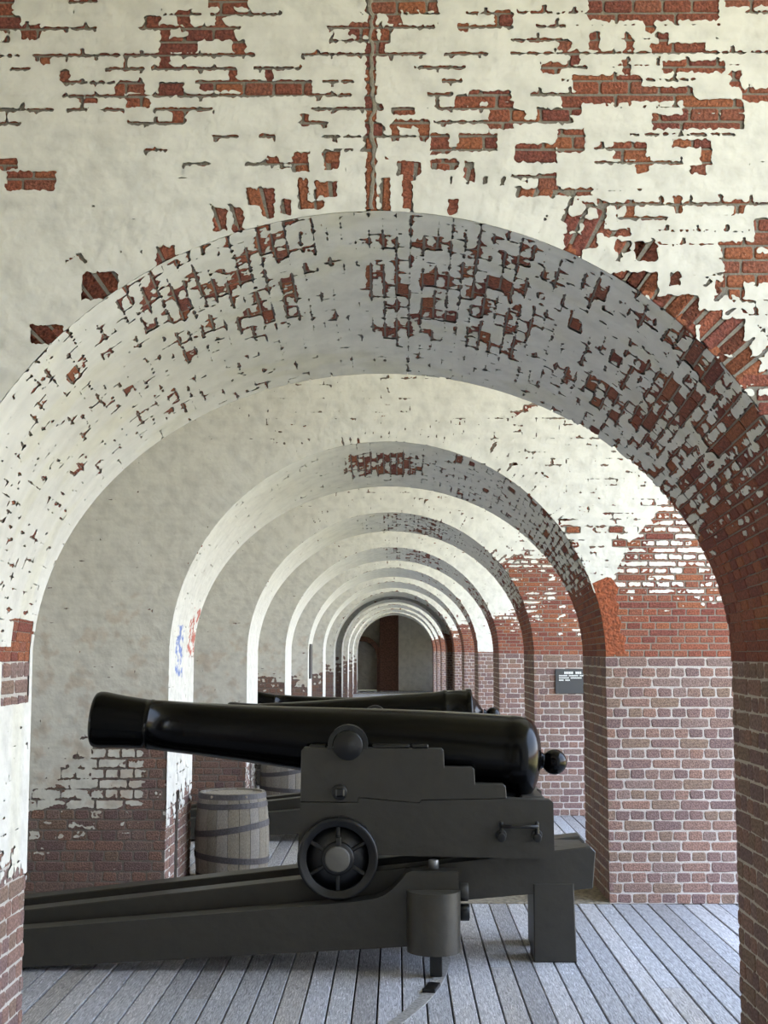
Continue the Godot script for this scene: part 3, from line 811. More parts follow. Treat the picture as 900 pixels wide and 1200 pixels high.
# ------------------------------------------------------------------ setting
func build_setting() -> void:
	# wall behind the camera position (the camera stands in its arch)
	var w0 := structure("wall_back", "arched cross wall around the camera")
	obj("mortar_body", wall_body(0, -0.6, 0.6, 3.2, true), M.mortar, w0)
	var e0 := structure("wall_behind", "plain cross wall closing the bay behind the camera")
	obj("masonry", box_mesh(Vector3(XR - XL, TOP, 0.5), 0.01), M.plain_wash, e0, Vector3((XL + XR) / 2, TOP / 2, 5.0))
	# bays: vaults, outer wall with embrasure
	var edges := [[-4.75, -0.6], [0.6, DF[0]]]
	for k in 11: edges.append([DR[k], DF[k + 1] if k < 10 else 62.0])
	var ceil_no := 0
	var outer := structure("wall_outer", "outer wall with gun embrasures on the left")
	var st := st_new()
	for e in edges:
		var a: float = e[0]; var b: float = e[1]
		var c := structure("ceiling" if ceil_no == 0 else "ceiling_%03d" % ceil_no, "whitewashed barrel vault over a bay")
		var vs := st_new()
		var seg := 20
		var rise := 0.75
		var xr := XR + 0.35
		var prev := Vector2(-a, TOP)
		for i in range(1, seg + 1):
			var ang := PI * i / seg
			var p := Vector2(-a - (b - a) * (1 - cos(ang)) / 2, TOP + rise * sin(ang))
			var wn := Vector3(0, -1, 0)
			cquad(vs, Color.WHITE, Vector3(XL, prev.y, prev.x), Vector3(xr, prev.y, prev.x), Vector3(xr, p.y, p.x), Vector3(XL, p.y, p.x), wn)
			cquad(vs, Color.WHITE, Vector3(xr, prev.y, prev.x), Vector3(xr, 5.8, prev.x), Vector3(xr, 5.8, p.x), Vector3(xr, p.y, p.x), Vector3(1, 0, 0))
			prev = p
		cquad(vs, Color.WHITE, Vector3(XL, 5.8, -a), Vector3(xr, 5.8, -a), Vector3(xr, 5.8, -b), Vector3(XL, 5.8, -b), Vector3(0, 1, 0))
		obj("vault", vs.commit(), M.plain_wash, c)
		ceil_no += 1
		# outer wall round an embrasure
		var m := -(a + b) / 2
		var hw := 0.45
		for r in [[-a, m + hw, 0.0, 5.8], [m - hw, -b, 0.0, 5.8], [m + hw, m - hw, 0.0, 0.75], [m + hw, m - hw, 1.75, 5.8]]:
			add_box(st, Vector3(1.2, r[3] - r[2], absf(r[0] - r[1])), Transform3D(Basis.IDENTITY, Vector3(XL - 0.6, (r[2] + r[3]) / 2, (r[0] + r[1]) / 2)), 0.005)
	# roof over the cross walls
	var rst := st_new()
	var spans := [[-0.6, 0.6], [-5.25, -4.75]]
	for k in 11: spans.append([DF[k], DR[k]])
	for s in spans:
		add_box(rst, Vector3(XR + 0.35 - XL, 5.8 - TOP, s[1] - s[0]), Transform3D(Basis.IDENTITY, Vector3((XL + XR + 0.35) / 2, (TOP + 5.8) / 2, -(s[0] + s[1]) / 2)), 0.004)
		add_box(st, Vector3(1.2, 5.8, s[1] - s[0]), Transform3D(Basis.IDENTITY, Vector3(XL - 0.6, 2.9, -(s[0] + s[1]) / 2)), 0.004)
	obj("masonry", st.commit(), M.plain_wash, outer)
	var fill := structure("ceiling_haunches", "masonry fill above the cross walls")
	obj("masonry", rst.commit(), M.plain_wash, fill)
	# dark bay: closed towards the yard
	var cl := structure("wall_closed", "boarded side of the dark bay")
	obj("boards", box_mesh(Vector3(0.2, 5.6, DF[7] - DR[6]), 0.005), M.boards, cl, Vector3(XR - 0.1, 2.8, -(DF[7] + DR[6]) / 2))
	# end room
	var en := structure("wall_end", "brick end wall with a whitewashed right part and arched recess")
	var z := -60.6
	var es := st_new()
	add_box(es, Vector3(3.2, 4.4, 0.4), Transform3D(Basis.IDENTITY, Vector3(1.75, 2.2, z + 0.4)), 0.02)
	obj("pale_wall", es.commit(), M.plain_wash, en)
	es = st_new()
	add_box(es, Vector3(0.9, 4.4, 0.6), Transform3D(Basis.IDENTITY, Vector3(-0.25, 2.2, z + 0.1)), 0.02)
	var rear := st_new()
	add_box(rear, Vector3(7.8, 4.4, 0.3), Transform3D(Basis.IDENTITY, Vector3(-0.4, 2.2, z - 0.9)), 0.02)
	obj("rear_wall", rear.commit(), M.plain_wash, en)
	add_box(es, Vector3(1.2, 4.4, 0.3), Transform3D(Basis.IDENTITY, Vector3(3.4, 2.2, z + 0.2)), 0.02)
	obj("brick_wall", es.commit(), M.end_brick, en)
	var arcs := []
	for i in 17: arcs.append(Vector2(-1.55 + 0.72 * cos(PI * i / 16), 1.5 + 0.72 * sin(PI * i / 16)))
	arcs.append(Vector2(-2.27, 0)); arcs.append(Vector2(-2.5, 0))
	for i in 17: arcs.append(Vector2(-1.55 - 0.95 * cos(PI * i / 16), 1.5 + 0.95 * sin(PI * i / 16)))
	arcs.append(Vector2(-0.6, 0)); arcs.append(Vector2(-0.83, 0))
	obj("recess_arch", extrude(arcs, z + 0.2, z - 0.6, 0.01), M.end_brick, en)
	var sd := structure("wall_end_side", "yard side wall of the end room with a narrow slit")
	var ss2 := st_new()
	for r in [[DR[10], 58.5, 0.0, 5.6], [59.1, 62.0, 0.0, 5.6], [58.5, 59.1, 0.0, 1.0], [58.5, 59.1, 2.2, 5.6]]:
		add_box(ss2, Vector3(0.3, r[3] - r[2], r[1] - r[0]), Transform3D(Basis.IDENTITY, Vector3(XR - 0.15, (r[2] + r[3]) / 2, -(r[0] + r[1]) / 2)), 0.004)
	obj("masonry", ss2.commit(), M.end_brick, sd)

func build_floor() -> void:
	var f := structure("floor", "weathered grey plank floor of the gallery")
	var st := st_new()
	add_box(st, Vector3(XR - XL + 0.3, 0.2, 68.0), Transform3D(Basis.IDENTITY, Vector3((XL + XR) / 2, -0.16, -28.5)), 0.002)
	obj("subfloor", st.commit(), M.dark_earth, f)
	var pitch := 0.1265
	var n := int((XR - XL) / pitch)
	var rest := []
	var bays := [[-4.7, -0.6], [0.6, DF[0]]]
	for k in 10: bays.append([DR[k], DF[k + 1]])
	bays.append([DR[10], 61.0])
	var meshes := {}
	for b in bays.size():
		var a: float = bays[b][0]; var e: float = bays[b][1]
		var joined := st_new()
		for i in n:
			var x := XL + (i + 0.5) * pitch
			var l := e - a - 0.01
			var wd := pitch - 0.007 - 0.004 * h01(i, b, 3)
			var y := -0.017 + 0.004 * (h01(i, b, 7) - 0.5)
			if b >= 2 and b <= 4 or b == 1 and absf(x) < 2.0:
				# one board, or two butted end to end
				var cut := 0.0
				if h01(i, b, 9) < 0.35: cut = l * (0.25 + 0.5 * h01(i, b, 10))
				var pieces := [[0.0, l]] if cut == 0.0 else [[0.0, cut - 0.002], [cut + 0.002, l]]
				if b == 3 or b == 4: pieces = [[0.0, l]]
				for p in pieces:
					var ll: float = p[1] - p[0]
					var key := "%d_%d" % [int(wd * 1000), int(ll * 50)]
					if not meshes.has(key): meshes[key] = box_mesh(Vector3(wd, 0.034, ll), 0.003)
					obj("plank", meshes[key], M["plank%d" % int(h01(i, b, 5 + int(p[0] * 10)) * 5.99)], f, Vector3(x, y, -(a + 0.005 + (p[0] + p[1]) / 2)))
			else:
				add_box(joined, Vector3(wd, 0.034, l), Transform3D(Basis.IDENTITY, Vector3(x, y, -(a + e) / 2)), 0.003)
		if not (b >= 2 and b <= 4):
			var j := obj("planking", joined.commit(), M.plank0, f)
			j.set_meta("kind", "stuff")
	# worn stone sills in the thickness of the walls
	var sill := structure("floor_sills", "pale stone sills under the arches")
	var sp := [[-0.6, 0.6]]
	for k in 11: sp.append([DF[k], DR[k]])
	for s in sp:
		obj("sill", box_mesh(Vector3(2 * R + 0.02, 0.06, s[1] - s[0]), 0.006), M.stone, sill, Vector3(0, -0.022, -(s[0] + s[1]) / 2))

func build_yard() -> void:
	var y := structure("floor_yard", "sunlit lawn of the fort yard outside")
	obj("lawn", box_mesh(Vector3(95, 0.3, 190), 0.01), M.grass, y, Vector3(XR + 0.3 + 47.5, -0.35, -30))
	var w := structure("wall_yard", "far brick wall across the yard")
	obj("masonry", box_mesh(Vector3(2, 6.5, 190), 0.05), M.yard_brick, w, Vector3(XR + 90, 3.0, -30))

# ------------------------------------------------------------------ cannon
func tube_between(a: Vector3, b: Vector3, r: float, seg := 20) -> ArrayMesh:
	var l := a.distance_to(b)
	var m := lathe([Vector2(0, 0), Vector2(0, r - 0.003), Vector2(0.003, r), Vector2(l - 0.003, r), Vector2(l, r - 0.003), Vector2(l, 0)], seg)
	var x := (b - a).normalized()
	var up := Vector3(0, 1, 0) if absf(x.y) < 0.9 else Vector3(0, 0, 1)
	var z := x.cross(up).normalized()
	var bs := Basis(x, z.cross(x), z)
	var st := st_new()
	st.append_from(m, 0, Transform3D(bs, a))
	return st.commit()

func polish_disc(r: float, depth: float, seg := 28) -> ArrayMesh:
	# short cylinder facing +z with a rounded edge, front at z = depth
	var m := lathe([Vector2(0, 0), Vector2(0, r), Vector2(depth - r * 0.1, r), Vector2(depth - r * 0.03, r * 0.96), Vector2(depth, r * 0.88), Vector2(depth, 0)], seg)
	var st := st_new()
	st.append_from(m, 0, Transform3D(Basis(Vector3(0, 0, 1), Vector3(0, 1, 0), Vector3(-1, 0, 0)), Vector3.ZERO))
	return st.commit()

func truck_wheel(parent: Node, at: Vector3, facing: float) -> void:
	var wheel := Node3D.new()
	wheel.name = "wheel"
	parent.add_child(wheel, true)
	wheel.position = at
	wheel.scale = Vector3(1, 1, facing)
	var r := 0.232
	var spin := Basis(Vector3(0, 0, 1), Vector3(0, 1, 0), Vector3(-1, 0, 0))
	var st := st_new()
	st.append_from(lathe([Vector2(-0.05, 0.178), Vector2(-0.05, r - 0.006), Vector2(-0.044, r), Vector2(0.044, r), Vector2(0.05, r - 0.006), Vector2(0.05, r - 0.022), Vector2(0.042, r - 0.028), Vector2(0.042, 0.184), Vector2(0.036, 0.178), Vector2(-0.05, 0.178)], 48), 0, Transform3D(spin, Vector3.ZERO))
	obj("rim", st.commit(), M.iron, wheel)
	st = st_new()
	st.append_from(lathe([Vector2(-0.03, 0.05), Vector2(-0.03, 0.19), Vector2(0.012, 0.19), Vector2(0.016, 0.05)], 40), 0, Transform3D(spin, Vector3.ZERO))
	obj("web", st.commit(), M.iron, wheel)
	for i in 6:
		var s := obj("spoke", box_mesh(Vector3(0.105, 0.024, 0.02), 0.005), M.iron, wheel)
		var a := TAU * i / 6 + 0.52
		s.transform = Transform3D(Basis(Vector3(0, 0, 1), a), Vector3(cos(a) * 0.135, sin(a) * 0.135, 0.020))
	obj("hub", polish_disc(0.096, 0.05), M.iron, wheel)
	obj("axle_end", polish_disc(0.072, 0.075), M.hub, wheel)
	obj("linch_pin", box_mesh(Vector3(0.028, 0.05, 0.03), 0.004), M.iron, wheel, Vector3(0.005, 0.10, 0.055))

const Z0 := -8.26   # plane of the gun's axis

func make_cannon(label: String, elevation: float, ring_breech: bool) -> Node3D:
	var t := thing("cannon", label, "cannon", Vector3(0, 0, Z0), "cannons in the bays")
	# ---- tube, along its axis from the muzzle
	var barrel := Node3D.new()
	barrel.name = "gun_barrel"
	t.add_child(barrel)
	var piv := 1.584   # trunnions lie this far from the muzzle
	barrel.position = Vector3(-0.212, 1.245, 0)
	barrel.rotation.z = -elevation
	var prof := [Vector2(0.25, 0), Vector2(0.25, 0.08), Vector2(0.0, 0.085), Vector2(0.0, 0.150), Vector2(0.008, 0.163), Vector2(0.025, 0.171), Vector2(0.05, 0.173), Vector2(0.075, 0.1715), Vector2(0.12, 0.166), Vector2(0.18, 0.160), Vector2(0.25, 0.155), Vector2(0.31, 0.1515), Vector2(0.345, 0.1505), Vector2(0.345, 0.1535), Vector2(0.358, 0.1535), Vector2(0.358, 0.1505)]
	for q in [[0.6, 0.158], [0.9, 0.170], [1.2, 0.187], [1.5, 0.207], [1.75, 0.224], [2.0, 0.238], [2.2, 0.247], [2.4, 0.253], [2.5, 0.255], [2.545, 0.255]]: prof.append(Vector2(q[0], q[1]))
	if ring_breech:
		for q in [[2.30, 0.262], [2.31, 0.27], [2.345, 0.27], [2.355, 0.262], [2.55, 0.268], [2.555, 0.28], [2.60, 0.28], [2.612, 0.27], [2.625, 0.20], [2.66, 0.16], [2.70, 0.10], [2.73, 0.055]]: prof.append(Vector2(q[0], q[1]))
		prof.remove_at(prof.find(Vector2(2.4, 0.253))); prof.remove_at(prof.find(Vector2(2.5, 0.255))); prof.remove_at(prof.find(Vector2(2.545, 0.255)))
	else:
		for q in [[2.55, 0.259], [2.60, 0.259], [2.64, 0.254], [2.675, 0.238], [2.70, 0.215], [2.722, 0.18], [2.738, 0.135], [2.748, 0.085], [2.753, 0.062]]: prof.append(Vector2(q[0], q[1]))
	for q in prof.size(): prof[q] = prof[q] - Vector2(piv, 0)
	obj("tube", lathe(prof, 72), M.iron_gloss, barrel)
	var kp := [Vector2(2.742, 0.066), Vector2(2.754, 0.058), Vector2(2.764, 0.048), Vector2(2.772, 0.044)]
	for i in 15:
		var a := 0.60 + (PI - 0.60) * i / 14.0
		kp.append(Vector2(2.838 - 0.077 * cos(a), 0.077 * sin(a) if i < 14 else 0.0))
	for q in kp.size(): kp[q] = kp[q] - Vector2(piv, 0)
	obj("breech_knob", lathe(kp, 36), M.iron_gloss, barrel)
	for s in [-1.0, 1.0]:
		obj("trunnion", tube_between(Vector3(0, 0.012, 0.15 * s), Vector3(0, 0.012, 0.405 * s), 0.086, 36), M.iron, barrel)
	# ---- upper carriage
	var cheek := [Vector2(-0.5, 0.653), Vector2(-0.485, 1.225), Vector2(-0.469, 1.244), Vector2(0.337, 1.236), Vector2(0.348, 1.226), Vector2(0.353, 1.130), Vector2(0.515, 1.128), Vector2(0.526, 1.118), Vector2(0.531, 1.034), Vector2(0.697, 1.030), Vector2(0.708, 1.020), Vector2(0.713, 0.951), Vector2(0.970, 0.941), Vector2(0.984, 0.928), Vector2(0.987, 0.607), Vector2(-0.046, 0.629)]
	var upper := [Vector2(-0.487, 0.932), Vector2(-0.485, 1.225), Vector2(-0.469, 1.244), Vector2(0.337, 1.236), Vector2(0.348, 1.226), Vector2(0.353, 1.130), Vector2(0.515, 1.128), Vector2(0.526, 1.118), Vector2(0.531, 1.034), Vector2(0.697, 1.030), Vector2(0.708, 1.020), Vector2(0.713, 0.953), Vector2(0.215, 0.943), Vector2(0.21, 0.925), Vector2(-0.148, 0.958), Vector2(-0.153, 0.93)]
	var lower := [Vector2(-0.5, 0.653), Vector2(-0.487, 0.929), Vector2(-0.151, 0.927), Vector2(-0.146, 0.955), Vector2(0.212, 0.922), Vector2(0.217, 0.940), Vector2(0.713, 0.950), Vector2(0.970, 0.941), Vector2(0.984, 0.928), Vector2(0.987, 0.607), Vector2(-0.046, 0.629)]
	for s in [0.26, -0.38]:
		var ch := Node3D.new()
		ch.name = "cheek"
		t.add_child(ch, true)
		obj("upper_timber", extrude(upper, s + 0.12, s, 0.003), M.olive, ch)
		var low: Array = lower.duplicate()
		if s < 0:
			low[0] = Vector2(-0.5, 0.67); low[9] = Vector2(0.987, 0.67); low[10] = Vector2(-0.046, 0.67)
		obj("lower_timber", extrude(low, s + 0.12, s, 0.003), M.olive, ch)
		if s > 0:
			var cap := st_new()
			for i in 15:
				var a0 := PI * i / 14.0 * 1.14 - 0.22
				var a1 := PI * (i + 1) / 14.0 * 1.14 - 0.22
				if i == 14: break
				var c := Vector3(-0.212, 1.257, 0)
				for rr in [[0.09, 0.118]]:
					var f := func(a: float, r: float, z: float) -> Vector3: return c + Vector3(cos(a) * r, sin(a) * r, z)
					quad(cap, f.call(a0, rr[0], 0.385), f.call(a1, rr[0], 0.385), f.call(a1, rr[1], 0.385), f.call(a0, rr[1], 0.385))
					quad(cap, f.call(a0, rr[1], 0.385), f.call(a1, rr[1], 0.385), f.call(a1, rr[1], 0.27), f.call(a0, rr[1], 0.27))
			obj("trunnion_cap", cap.commit(), M.iron, t)
	for x in [[-0.39, 0.10], [-0.03, 0.08], [0.07, 0.16], [0.21, 0.10]]:
		obj("cap_bolt", box_mesh(Vector3(x[1], 0.022, 0.06), 0.008), M.iron, t, Vector3(x[0], 1.249, 0.33))
	var axn := obj("axletree", box_mesh(Vector3(0.2, 0.2, 0.64), 0.008), M.olive, t, Vector3(-0.265, 0.66, 0.0))
	obj("transom", box_mesh(Vector3(0.14, 0.34, 0.52), 0.008), M.olive, t, Vector3(0.88, 0.78, 0.0))
	truck_wheel(t, Vector3(-0.265, 0.622, 0.432), 1.0)
	truck_wheel(t, Vector3(-0.265, 0.622, -0.432), -1.0)
	# assembling bolt and side handle on the near cheek
	var bolt := obj("assembling_bolt", polish_disc(0.045, 0.025), M.iron, t, Vector3(-0.259, 0.989, 0.378))
	obj("bolt_head", box_mesh(Vector3(0.052, 0.052, 0.03), 0.012), M.iron, bolt, Vector3(0.004, 0, 0.035))
	var handle := Node3D.new()
	handle.name = "side_handle"
	t.add_child(handle)
	obj("bar", tube_between(Vector3(0.672, 0.797, 0.42), Vector3(0.892, 0.797, 0.42), 0.010), M.iron, handle)
	for x in [0.678, 0.885]:
		obj("washer", polish_disc(0.032, 0.016), M.iron, handle, Vector3(x, 0.745, 0.378))
		obj("nut", polish_disc(0.024, 0.05), M.iron, handle, Vector3(x, 0.735, 0.39))
		obj("stalk", box_mesh(Vector3(0.024, 0.085, 0.026), 0.008), M.iron, handle, Vector3(x, 0.782, 0.405))
	return t

func make_chassis(label: String) -> Node3D:
	var t := thing("gun_chassis", label, "gun carriage", Vector3(0, 0, Z0), "slides under the cannons")
	var x0 := -3.55
	var top := func(x: float) -> float: return 0.293 + (x + 2.09) * 0.1115
	for s in [[0.255, 0.10], [-0.19, -0.36]]:
		obj("rail", extrude([Vector2(x0, top.call(x0)), Vector2(1.213, top.call(1.213)), Vector2(1.245, 0.63), Vector2(1.224, 0.42), Vector2(0.45, 0.350), Vector2(0.1, 0.15), Vector2(x0, 0.005)], s[0], s[1], 0.005), M.olive, t)
	# outer tread board whose end sweeps up to the fork block
	var board := [Vector2(x0, 0.11), Vector2(-2.046, 0.233), Vector2(-0.489, 0.359), Vector2(-0.16, 0.388), Vector2(-0.048, 0.405), Vector2(0.0, 0.424), Vector2(0.05, 0.459), Vector2(0.10, 0.512), Vector2(0.13, 0.548), Vector2(0.155, 0.556), Vector2(0.423, 0.556), Vector2(0.43, 0.44), Vector2(0.43, 0.16), Vector2(0.146, 0.142), Vector2(-2.045, 0.02), Vector2(x0, 0.006)]
	obj("tread_board", extrude(board, 0.51, 0.362, 0.005), M.olive, t)
	var far := []
	for p in board: far.append(p)
	obj("tread_board", extrude(far, -0.362, -0.51, 0.005), M.olive, t)
	obj("rear_prop", extrude([Vector2(0.875, 0.0), Vector2(0.875, 0.45), Vector2(1.112, 0.45), Vector2(1.124, 0.0)], 0.262, 0.02, 0.006), M.olive, t)
	obj("rear_prop", extrude([Vector2(0.90, 0.0), Vector2(0.90, 0.45), Vector2(1.095, 0.45), Vector2(1.105, 0.0)], -0.15, -0.36, 0.006), M.olive, t)
	obj("rear_transom", box_mesh(Vector3(0.22, 0.2, 0.29), 0.006), M.olive, t, Vector3(1.1, 0.542, -0.045))
	obj("front_transom", box_mesh(Vector3(0.25, 0.1, 0.42), 0.006), M.olive, t, Vector3(-3.3, 0.10, 0.01))
	# traverse fork: sheet drum round the wheel, strap and bolts
	var st := st_new()
	var seg := 18
	var pts := []
	for i in seg + 1:
		var a := PI * i / seg
		pts.append(Vector2(0.283 - 0.152 * cos(a), 0.51 + 0.16 * sin(a)))
	for i in seg:
		var p: Vector2 = pts[i]; var q: Vector2 = pts[i + 1]
		for c in [[p, 0.12], [p, 0.455], [q, 0.455], [p, 0.12], [q, 0.455], [q, 0.12]]:
			var v: Vector2 = c[0]
			var nx := Vector3((v.x - 0.283) / 0.152, 0, (v.y - 0.51) / 0.16).normalized()
			st.set_normal(nx); st.add_vertex(Vector3(v.x, c[1], v.y))
		tri(st, Vector3(0.283, 0.455, 0.51), Vector3(q.x, 0.455, q.y), Vector3(p.x, 0.455, p.y))
		tri(st, Vector3(0.283, 0.12, 0.51), Vector3(p.x, 0.12, p.y), Vector3(q.x, 0.12, q.y))
	obj("wheel_housing", st.commit(), M.olive_worn, t)
	obj("iron_shoe", box_mesh(Vector3(0.068, 0.14, 0.10), 0.004), M.iron, t, Vector3(0.292, 0.079, 0.60))
	obj("bolt", polish_disc(0.03, 0.05), M.bolt_steel, t, Vector3(0.285, 0.563, 0.44)).rotation.x = -PI / 2
	obj("bolt", tube_between(Vector3(0.43, 0.425, 0.40), Vector3(0.485, 0.425, 0.40), 0.052), M.olive, t)
	obj("bolt", tube_between(Vector3(0.43, 0.315, 0.42), Vector3(0.49, 0.315, 0.42), 0.048), M.iron, t)
	return t

func make_traverse(label: String) -> Node3D:
	var t := thing("traverse_rail", label, "rail", Vector3(0, 0, Z0), "curved rails on the floor")
	var st := st_new()
	var c := Vector2(-3.9, 0.0)
	for i in 40:
		var a0 := lerpf(-0.42, 0.62, i / 40.0); var a1 := lerpf(-0.42, 0.62, (i + 1) / 40.0)
		var f := func(a: float, r: float, y: float) -> Vector3: return Vector3(c.x + cos(a) * r, y, c.y + sin(a) * r)
		var ri := 4.225; var ro := 4.29
		quad(st, f.call(a0, ri, 0.006), f.call(a0, ro, 0.006), f.call(a1, ro, 0.006), f.call(a1, ri, 0.006))
		quad(st, f.call(a0, ro, 0.006), f.call(a0, ro, -0.002), f.call(a1, ro, -0.002), f.call(a1, ro, 0.006))
		quad(st, f.call(a0, ri, -0.002), f.call(a0, ri, 0.006), f.call(a1, ri, 0.006), f.call(a1, ri, -0.002))
	obj("flat_bar", st.commit(), M.rail, t)
	var a := 0.215
	var plate := obj("chock_plate", box_mesh(Vector3(0.068, 0.022, 0.16), 0.003), M.iron, t, Vector3(c.x + 4.257 * cos(a), 0.014, 4.257 * sin(a)))
	plate.rotation.y = -a
	return t

# ------------------------------------------------------------------ barrel
func make_barrel(label: String, at: Vector3) -> Node3D:
	var t := thing("wooden_barrel", label, "barrel", at, "wooden barrels beside the arches")
	var hgt := 0.67
	var rad := func(y: float) -> float:
		var q := (y / hgt - 0.42) / 0.58
		return 0.297 - 0.034 * q * q
	var n := 20
	for i in n:
		var a0 := TAU * (i + 0.02) / n; var a1 := TAU * (i + 0.98) / n
		var st := st_new()
		var steps := 9
		for j in steps:
			var y0 := hgt * j / steps; var y1 := hgt * (j + 1) / steps
			for h in 3:
				var b0 := lerpf(a0, a1, h / 3.0); var b1 := lerpf(a0, a1, (h + 1) / 3.0)
				var f := func(a: float, y: float) -> Vector3: return Vector3(cos(a) * rad.call(y), y, sin(a) * rad.call(y))
				quad(st, f.call(b0, y0), f.call(b0, y1), f.call(b1, y1), f.call(b1, y0)) if false else quad(st, f.call(b1, y0), f.call(b1, y1), f.call(b0, y1), f.call(b0, y0))
			for a in [a0, a1]:
				var p0 := Vector3(cos(a), 0, sin(a))
				var f0: float = rad.call(y0); var f1: float = rad.call(y1)
				quad(st, p0 * f0 + Vector3(0, y0, 0), p0 * f1 + Vector3(0, y1, 0), p0 * (f1 - 0.025) + Vector3(0, y1, 0), p0 * (f0 - 0.025) + Vector3(0, y0, 0))
		var rt: float = rad.call(hgt)
		var q0 := Vector3(cos(a0), 0, sin(a0)); var q1 := Vector3(cos(a1), 0, sin(a1))
		var up := Vector3(0, hgt, 0)
		quad(st, q0 * rt + up, q1 * rt + up, q1 * (rt - 0.025) + up, q0 * (rt - 0.025) + up)
		quad(st, q1 * (rt - 0.025) + up, q0 * (rt - 0.025) + up, q0 * (rt - 0.025) + up * 0.95, q1 * (rt - 0.025) + up * 0.95)
		obj("stave", st.commit(), M["stave%d" % int(h01(i, 4, 2) * 3.99)], t)
	var core := lathe([Vector2(0, 0), Vector2(0, 0.255), Vector2(0.3, 0.268), Vector2(0.6, 0.25), Vector2(0.64, 0.24)], 36)
	var cs := st_new()
	cs.append_from(core, 0, Transform3D(Basis(Vector3(0, 1, 0), Vector3(1, 0, 0), Vector3(0, 0, -1)), Vector3.ZERO))
	obj("inner_shell", cs.commit(), M.dark_earth, t)
	for b in 5:
		var z0 := -0.242 + 0.0968 * b
		var lid := st_new()
		var zm := z0 + 0.047
		var l := 2.0 * sqrt(maxf(0.241 * 0.241 - (zm * zm), 0.004))
		add_box(lid, Vector3(l, 0.02, 0.095), Transform3D(Basis.IDENTITY, Vector3(0, 0.647, zm)), 0.003)
		obj("head_board", lid.commit(), M.lid, t)
	# hoops: height at the middle, tilt across x, height of the band
	for hp in [[0.646, 0.0, 0.040], [0.575, 0.012, 0.042], [0.39, 0.085, 0.048], [0.165, -0.055, 0.048], [0.03, 0.0, 0.04]]:
		var st := st_new()
		var seg := 48
		for i in seg:
			var a0 := TAU * i / seg; var a1 := TAU * (i + 1) / seg
			var f := func(a: float, dy: float, dr: float) -> Vector3:
				var y: float = hp[0] + hp[1] * 0.5 * cos(a) + dy
				return Vector3(cos(a) * (rad.call(y) + dr), y, sin(a) * (rad.call(y) + dr))
			var h: float = hp[2] / 2
			quad(st, f.call(a1, -h, 0.005), f.call(a1, h, 0.005), f.call(a0, h, 0.005), f.call(a0, -h, 0.005))
			quad(st, f.call(a1, h, 0.005), f.call(a1, h, -0.003), f.call(a0, h, -0.003), f.call(a0, h, 0.005))
			quad(st, f.call(a1, -h, -0.003), f.call(a1, -h, 0.005), f.call(a0, -h, 0.005), f.call(a0, -h, -0.003))
		obj("hoop", st.commit(), M.hoop, t)
	return t

func relabel(o: Node3D, label: String, called: String, dz: float) -> Node3D:
	var c: Node3D = o.duplicate()
	c.name = numbered(called)
	add_child(c)
	c.position.z -= dz
	c.set_meta("label", label)
	return c

func build_signs() -> void:
	var t := thing("wall_sign", "dark grey information panel with white lettering on the third brick pier", "sign", Vector3(2.12, 1.467, -DF[2] + 0.004))
	obj("panel", box_mesh(Vector3(0.57, 0.272, 0.018), 0.003), M.sign, t, Vector3(0, 0, 0.012))
	var lines := [[0.094, 0.027, [[-0.185, -0.085], [-0.06, 0.0], [0.02, 0.18]]], [0.063, 0.014, [[-0.245, -0.15], [-0.135, -0.03], [-0.015, 0.10], [0.115, 0.245]]], [0.038, 0.014, [[-0.245, -0.13], [-0.115, 0.01], [0.025, 0.12], [0.135, 0.24]]], [0.013, 0.014, [[-0.245, -0.19], [-0.175, -0.12]]]]
	for l in lines:
		for s in l[2]:
			# the lettering is too small in view to read: rows of short strokes
			var st := st_new()
			var x: float = s[0]
			while x < s[1] - 0.004:
				add_box(st, Vector3(l[1] * 0.42, l[1], 0.002), Transform3D(Basis.IDENTITY, Vector3(x + l[1] * 0.2, l[0], 0.0215)), 0.0002)
				x += l[1] * 0.62
			obj("lettering", st.commit(), M.print, t)
	var j := thing("jamb_sign", "narrow dark panel seen edge on in the fifth arch's left jamb", "sign", Vector3(-R + 0.02, 1.6, -25.75))
	obj("panel", box_mesh(Vector3(0.03, 0.66, 0.55), 0.004), M.sign, j)
	obj("mount", box_mesh(Vector3(0.02, 0.5, 0.4), 0.003), M.olive, j, Vector3(-0.015, 0, 0))

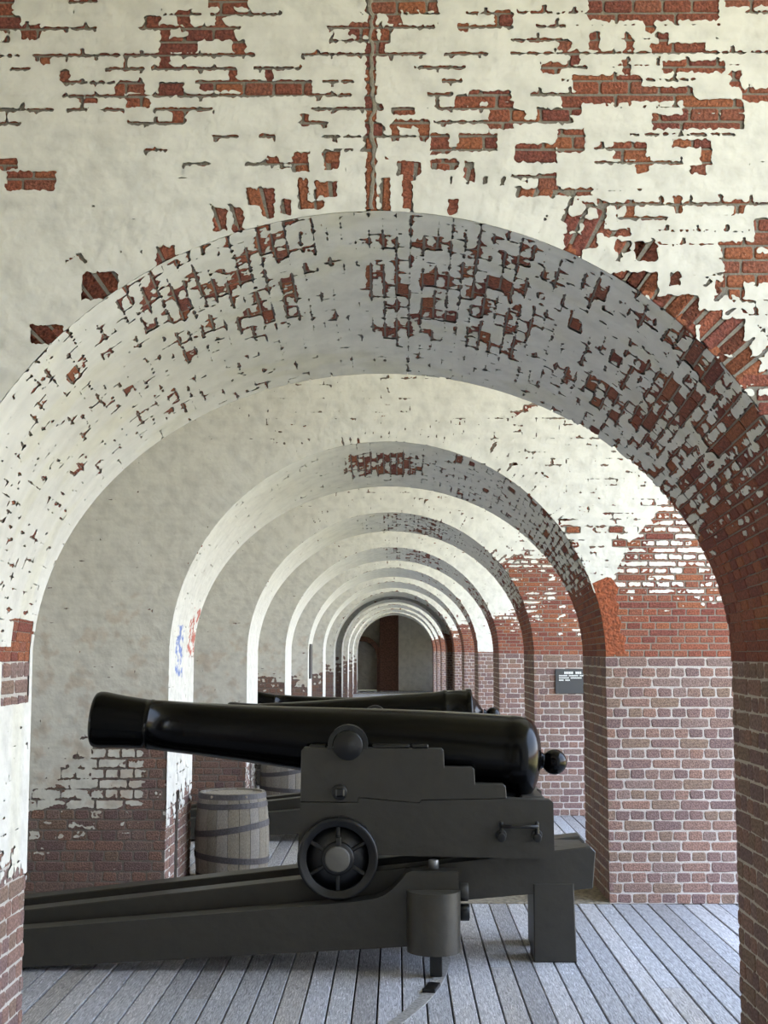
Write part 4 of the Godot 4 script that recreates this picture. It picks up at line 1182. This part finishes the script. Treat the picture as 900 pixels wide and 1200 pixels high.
func _ready() -> void:
	# ---- camera
	cam = Camera3D.new()
	cam.name = "camera"
	cam.fov = rad_to_deg(2.0 * atan(600.0 / 1560.0))
	cam.position = Vector3(0.075, 1.81, 0)
	cam.rotation = Vector3(deg_to_rad(5.93), 0.00957, 0)
	cam.near = 0.05; cam.far = 300
	add_child(cam)
	cam.current = true
	# ---- sky, sun, exposure
	var env := Environment.new()
	env.background_mode = Environment.BG_SKY
	var sm := ProceduralSkyMaterial.new()
	sm.sky_top_color = Color(0.66, 0.74, 0.86)
	sm.sky_horizon_color = Color(0.93, 0.94, 0.95)
	sm.ground_horizon_color = Color(0.60, 0.62, 0.58)
	sm.ground_bottom_color = Color(0.30, 0.32, 0.22)
	sm.sky_energy_multiplier = 1.6
	var sky := Sky.new()
	sky.sky_material = sm
	env.sky = sky
	env.tonemap_mode = Environment.TONE_MAPPER_LINEAR
	env.tonemap_exposure = 4.0
	env.sdfgi_enabled = true; env.ssao_enabled = true; env.ssil_enabled = true
	var we := WorldEnvironment.new()
	we.name = "environment"
	we.environment = env
	add_child(we)
	var sun := DirectionalLight3D.new()
	sun.name = "sun"
	sun.light_energy = 6.0
	sun.light_color = Color(1.0, 0.95, 0.86)
	sun.light_angular_distance = 0.53
	sun.shadow_enabled = true
	add_child(sun)
	sun.look_at_from_position(Vector3(-6, 14, 9), Vector3.ZERO, Vector3.UP)
	# ---- build
	noise.noise_type = FastNoiseLite.TYPE_SIMPLEX_SMOOTH
	noise.frequency = 1.0
	noise.fractal_type = FastNoiseLite.FRACTAL_FBM
	noise.fractal_octaves = 3
	noise.seed = 7
	make_materials()
	build_setting()
	build_floor()
	build_yard()
	for k in 11: build_wall(k, [300, 300, 300, 150, 40, 0, 0, 0, 0, 0, 0][k])
	var c1 := make_cannon("large black cannon in the nearest bay on a stepped olive carriage", deg_to_rad(5.2), false)
	var s1 := make_chassis("long sloping olive slide under the nearest cannon with a drum-shaped fork housing")
	var r1 := make_traverse("pale curved iron rail let into the planks below the nearest slide")
	var p := 5.117
	var c2 := make_cannon("second black cannon seen just above the nearest barrel, ringed breech", deg_to_rad(-0.8), true)
	c2.position += Vector3(0.06, 0, -p)
	c2.scale = Vector3.ONE * 0.93
	var s2 := relabel(s1, "second olive slide behind the nearest wooden barrel", "gun_chassis", p)
	s2.position.x += 0.06
	s2.scale = Vector3.ONE * 0.93
	relabel(r1, "curved floor rail of the second bay behind the nearest slide", "traverse_rail", p)
	var c3 := relabel(c1, "third cannon, only its small dark muzzle showing above the second", "cannon", 2 * p)
	var s3 := relabel(s1, "third slide, mostly hidden far behind the second", "gun_chassis", 2 * p)
	for o in [c3, s3]:
		o.scale = Vector3.ONE * 0.8
		o.position.x -= 0.45
	var b1 := make_barrel("weathered wooden barrel with loose tilted hoops behind the nearest slide", Vector3(-1.25, 0.01, -10.9))
	var b2 := relabel(b1, "second wooden barrel half hidden behind the nearest cannon's carriage", "wooden_barrel", p)
	b2.rotation.y = 0.5
	build_signs()
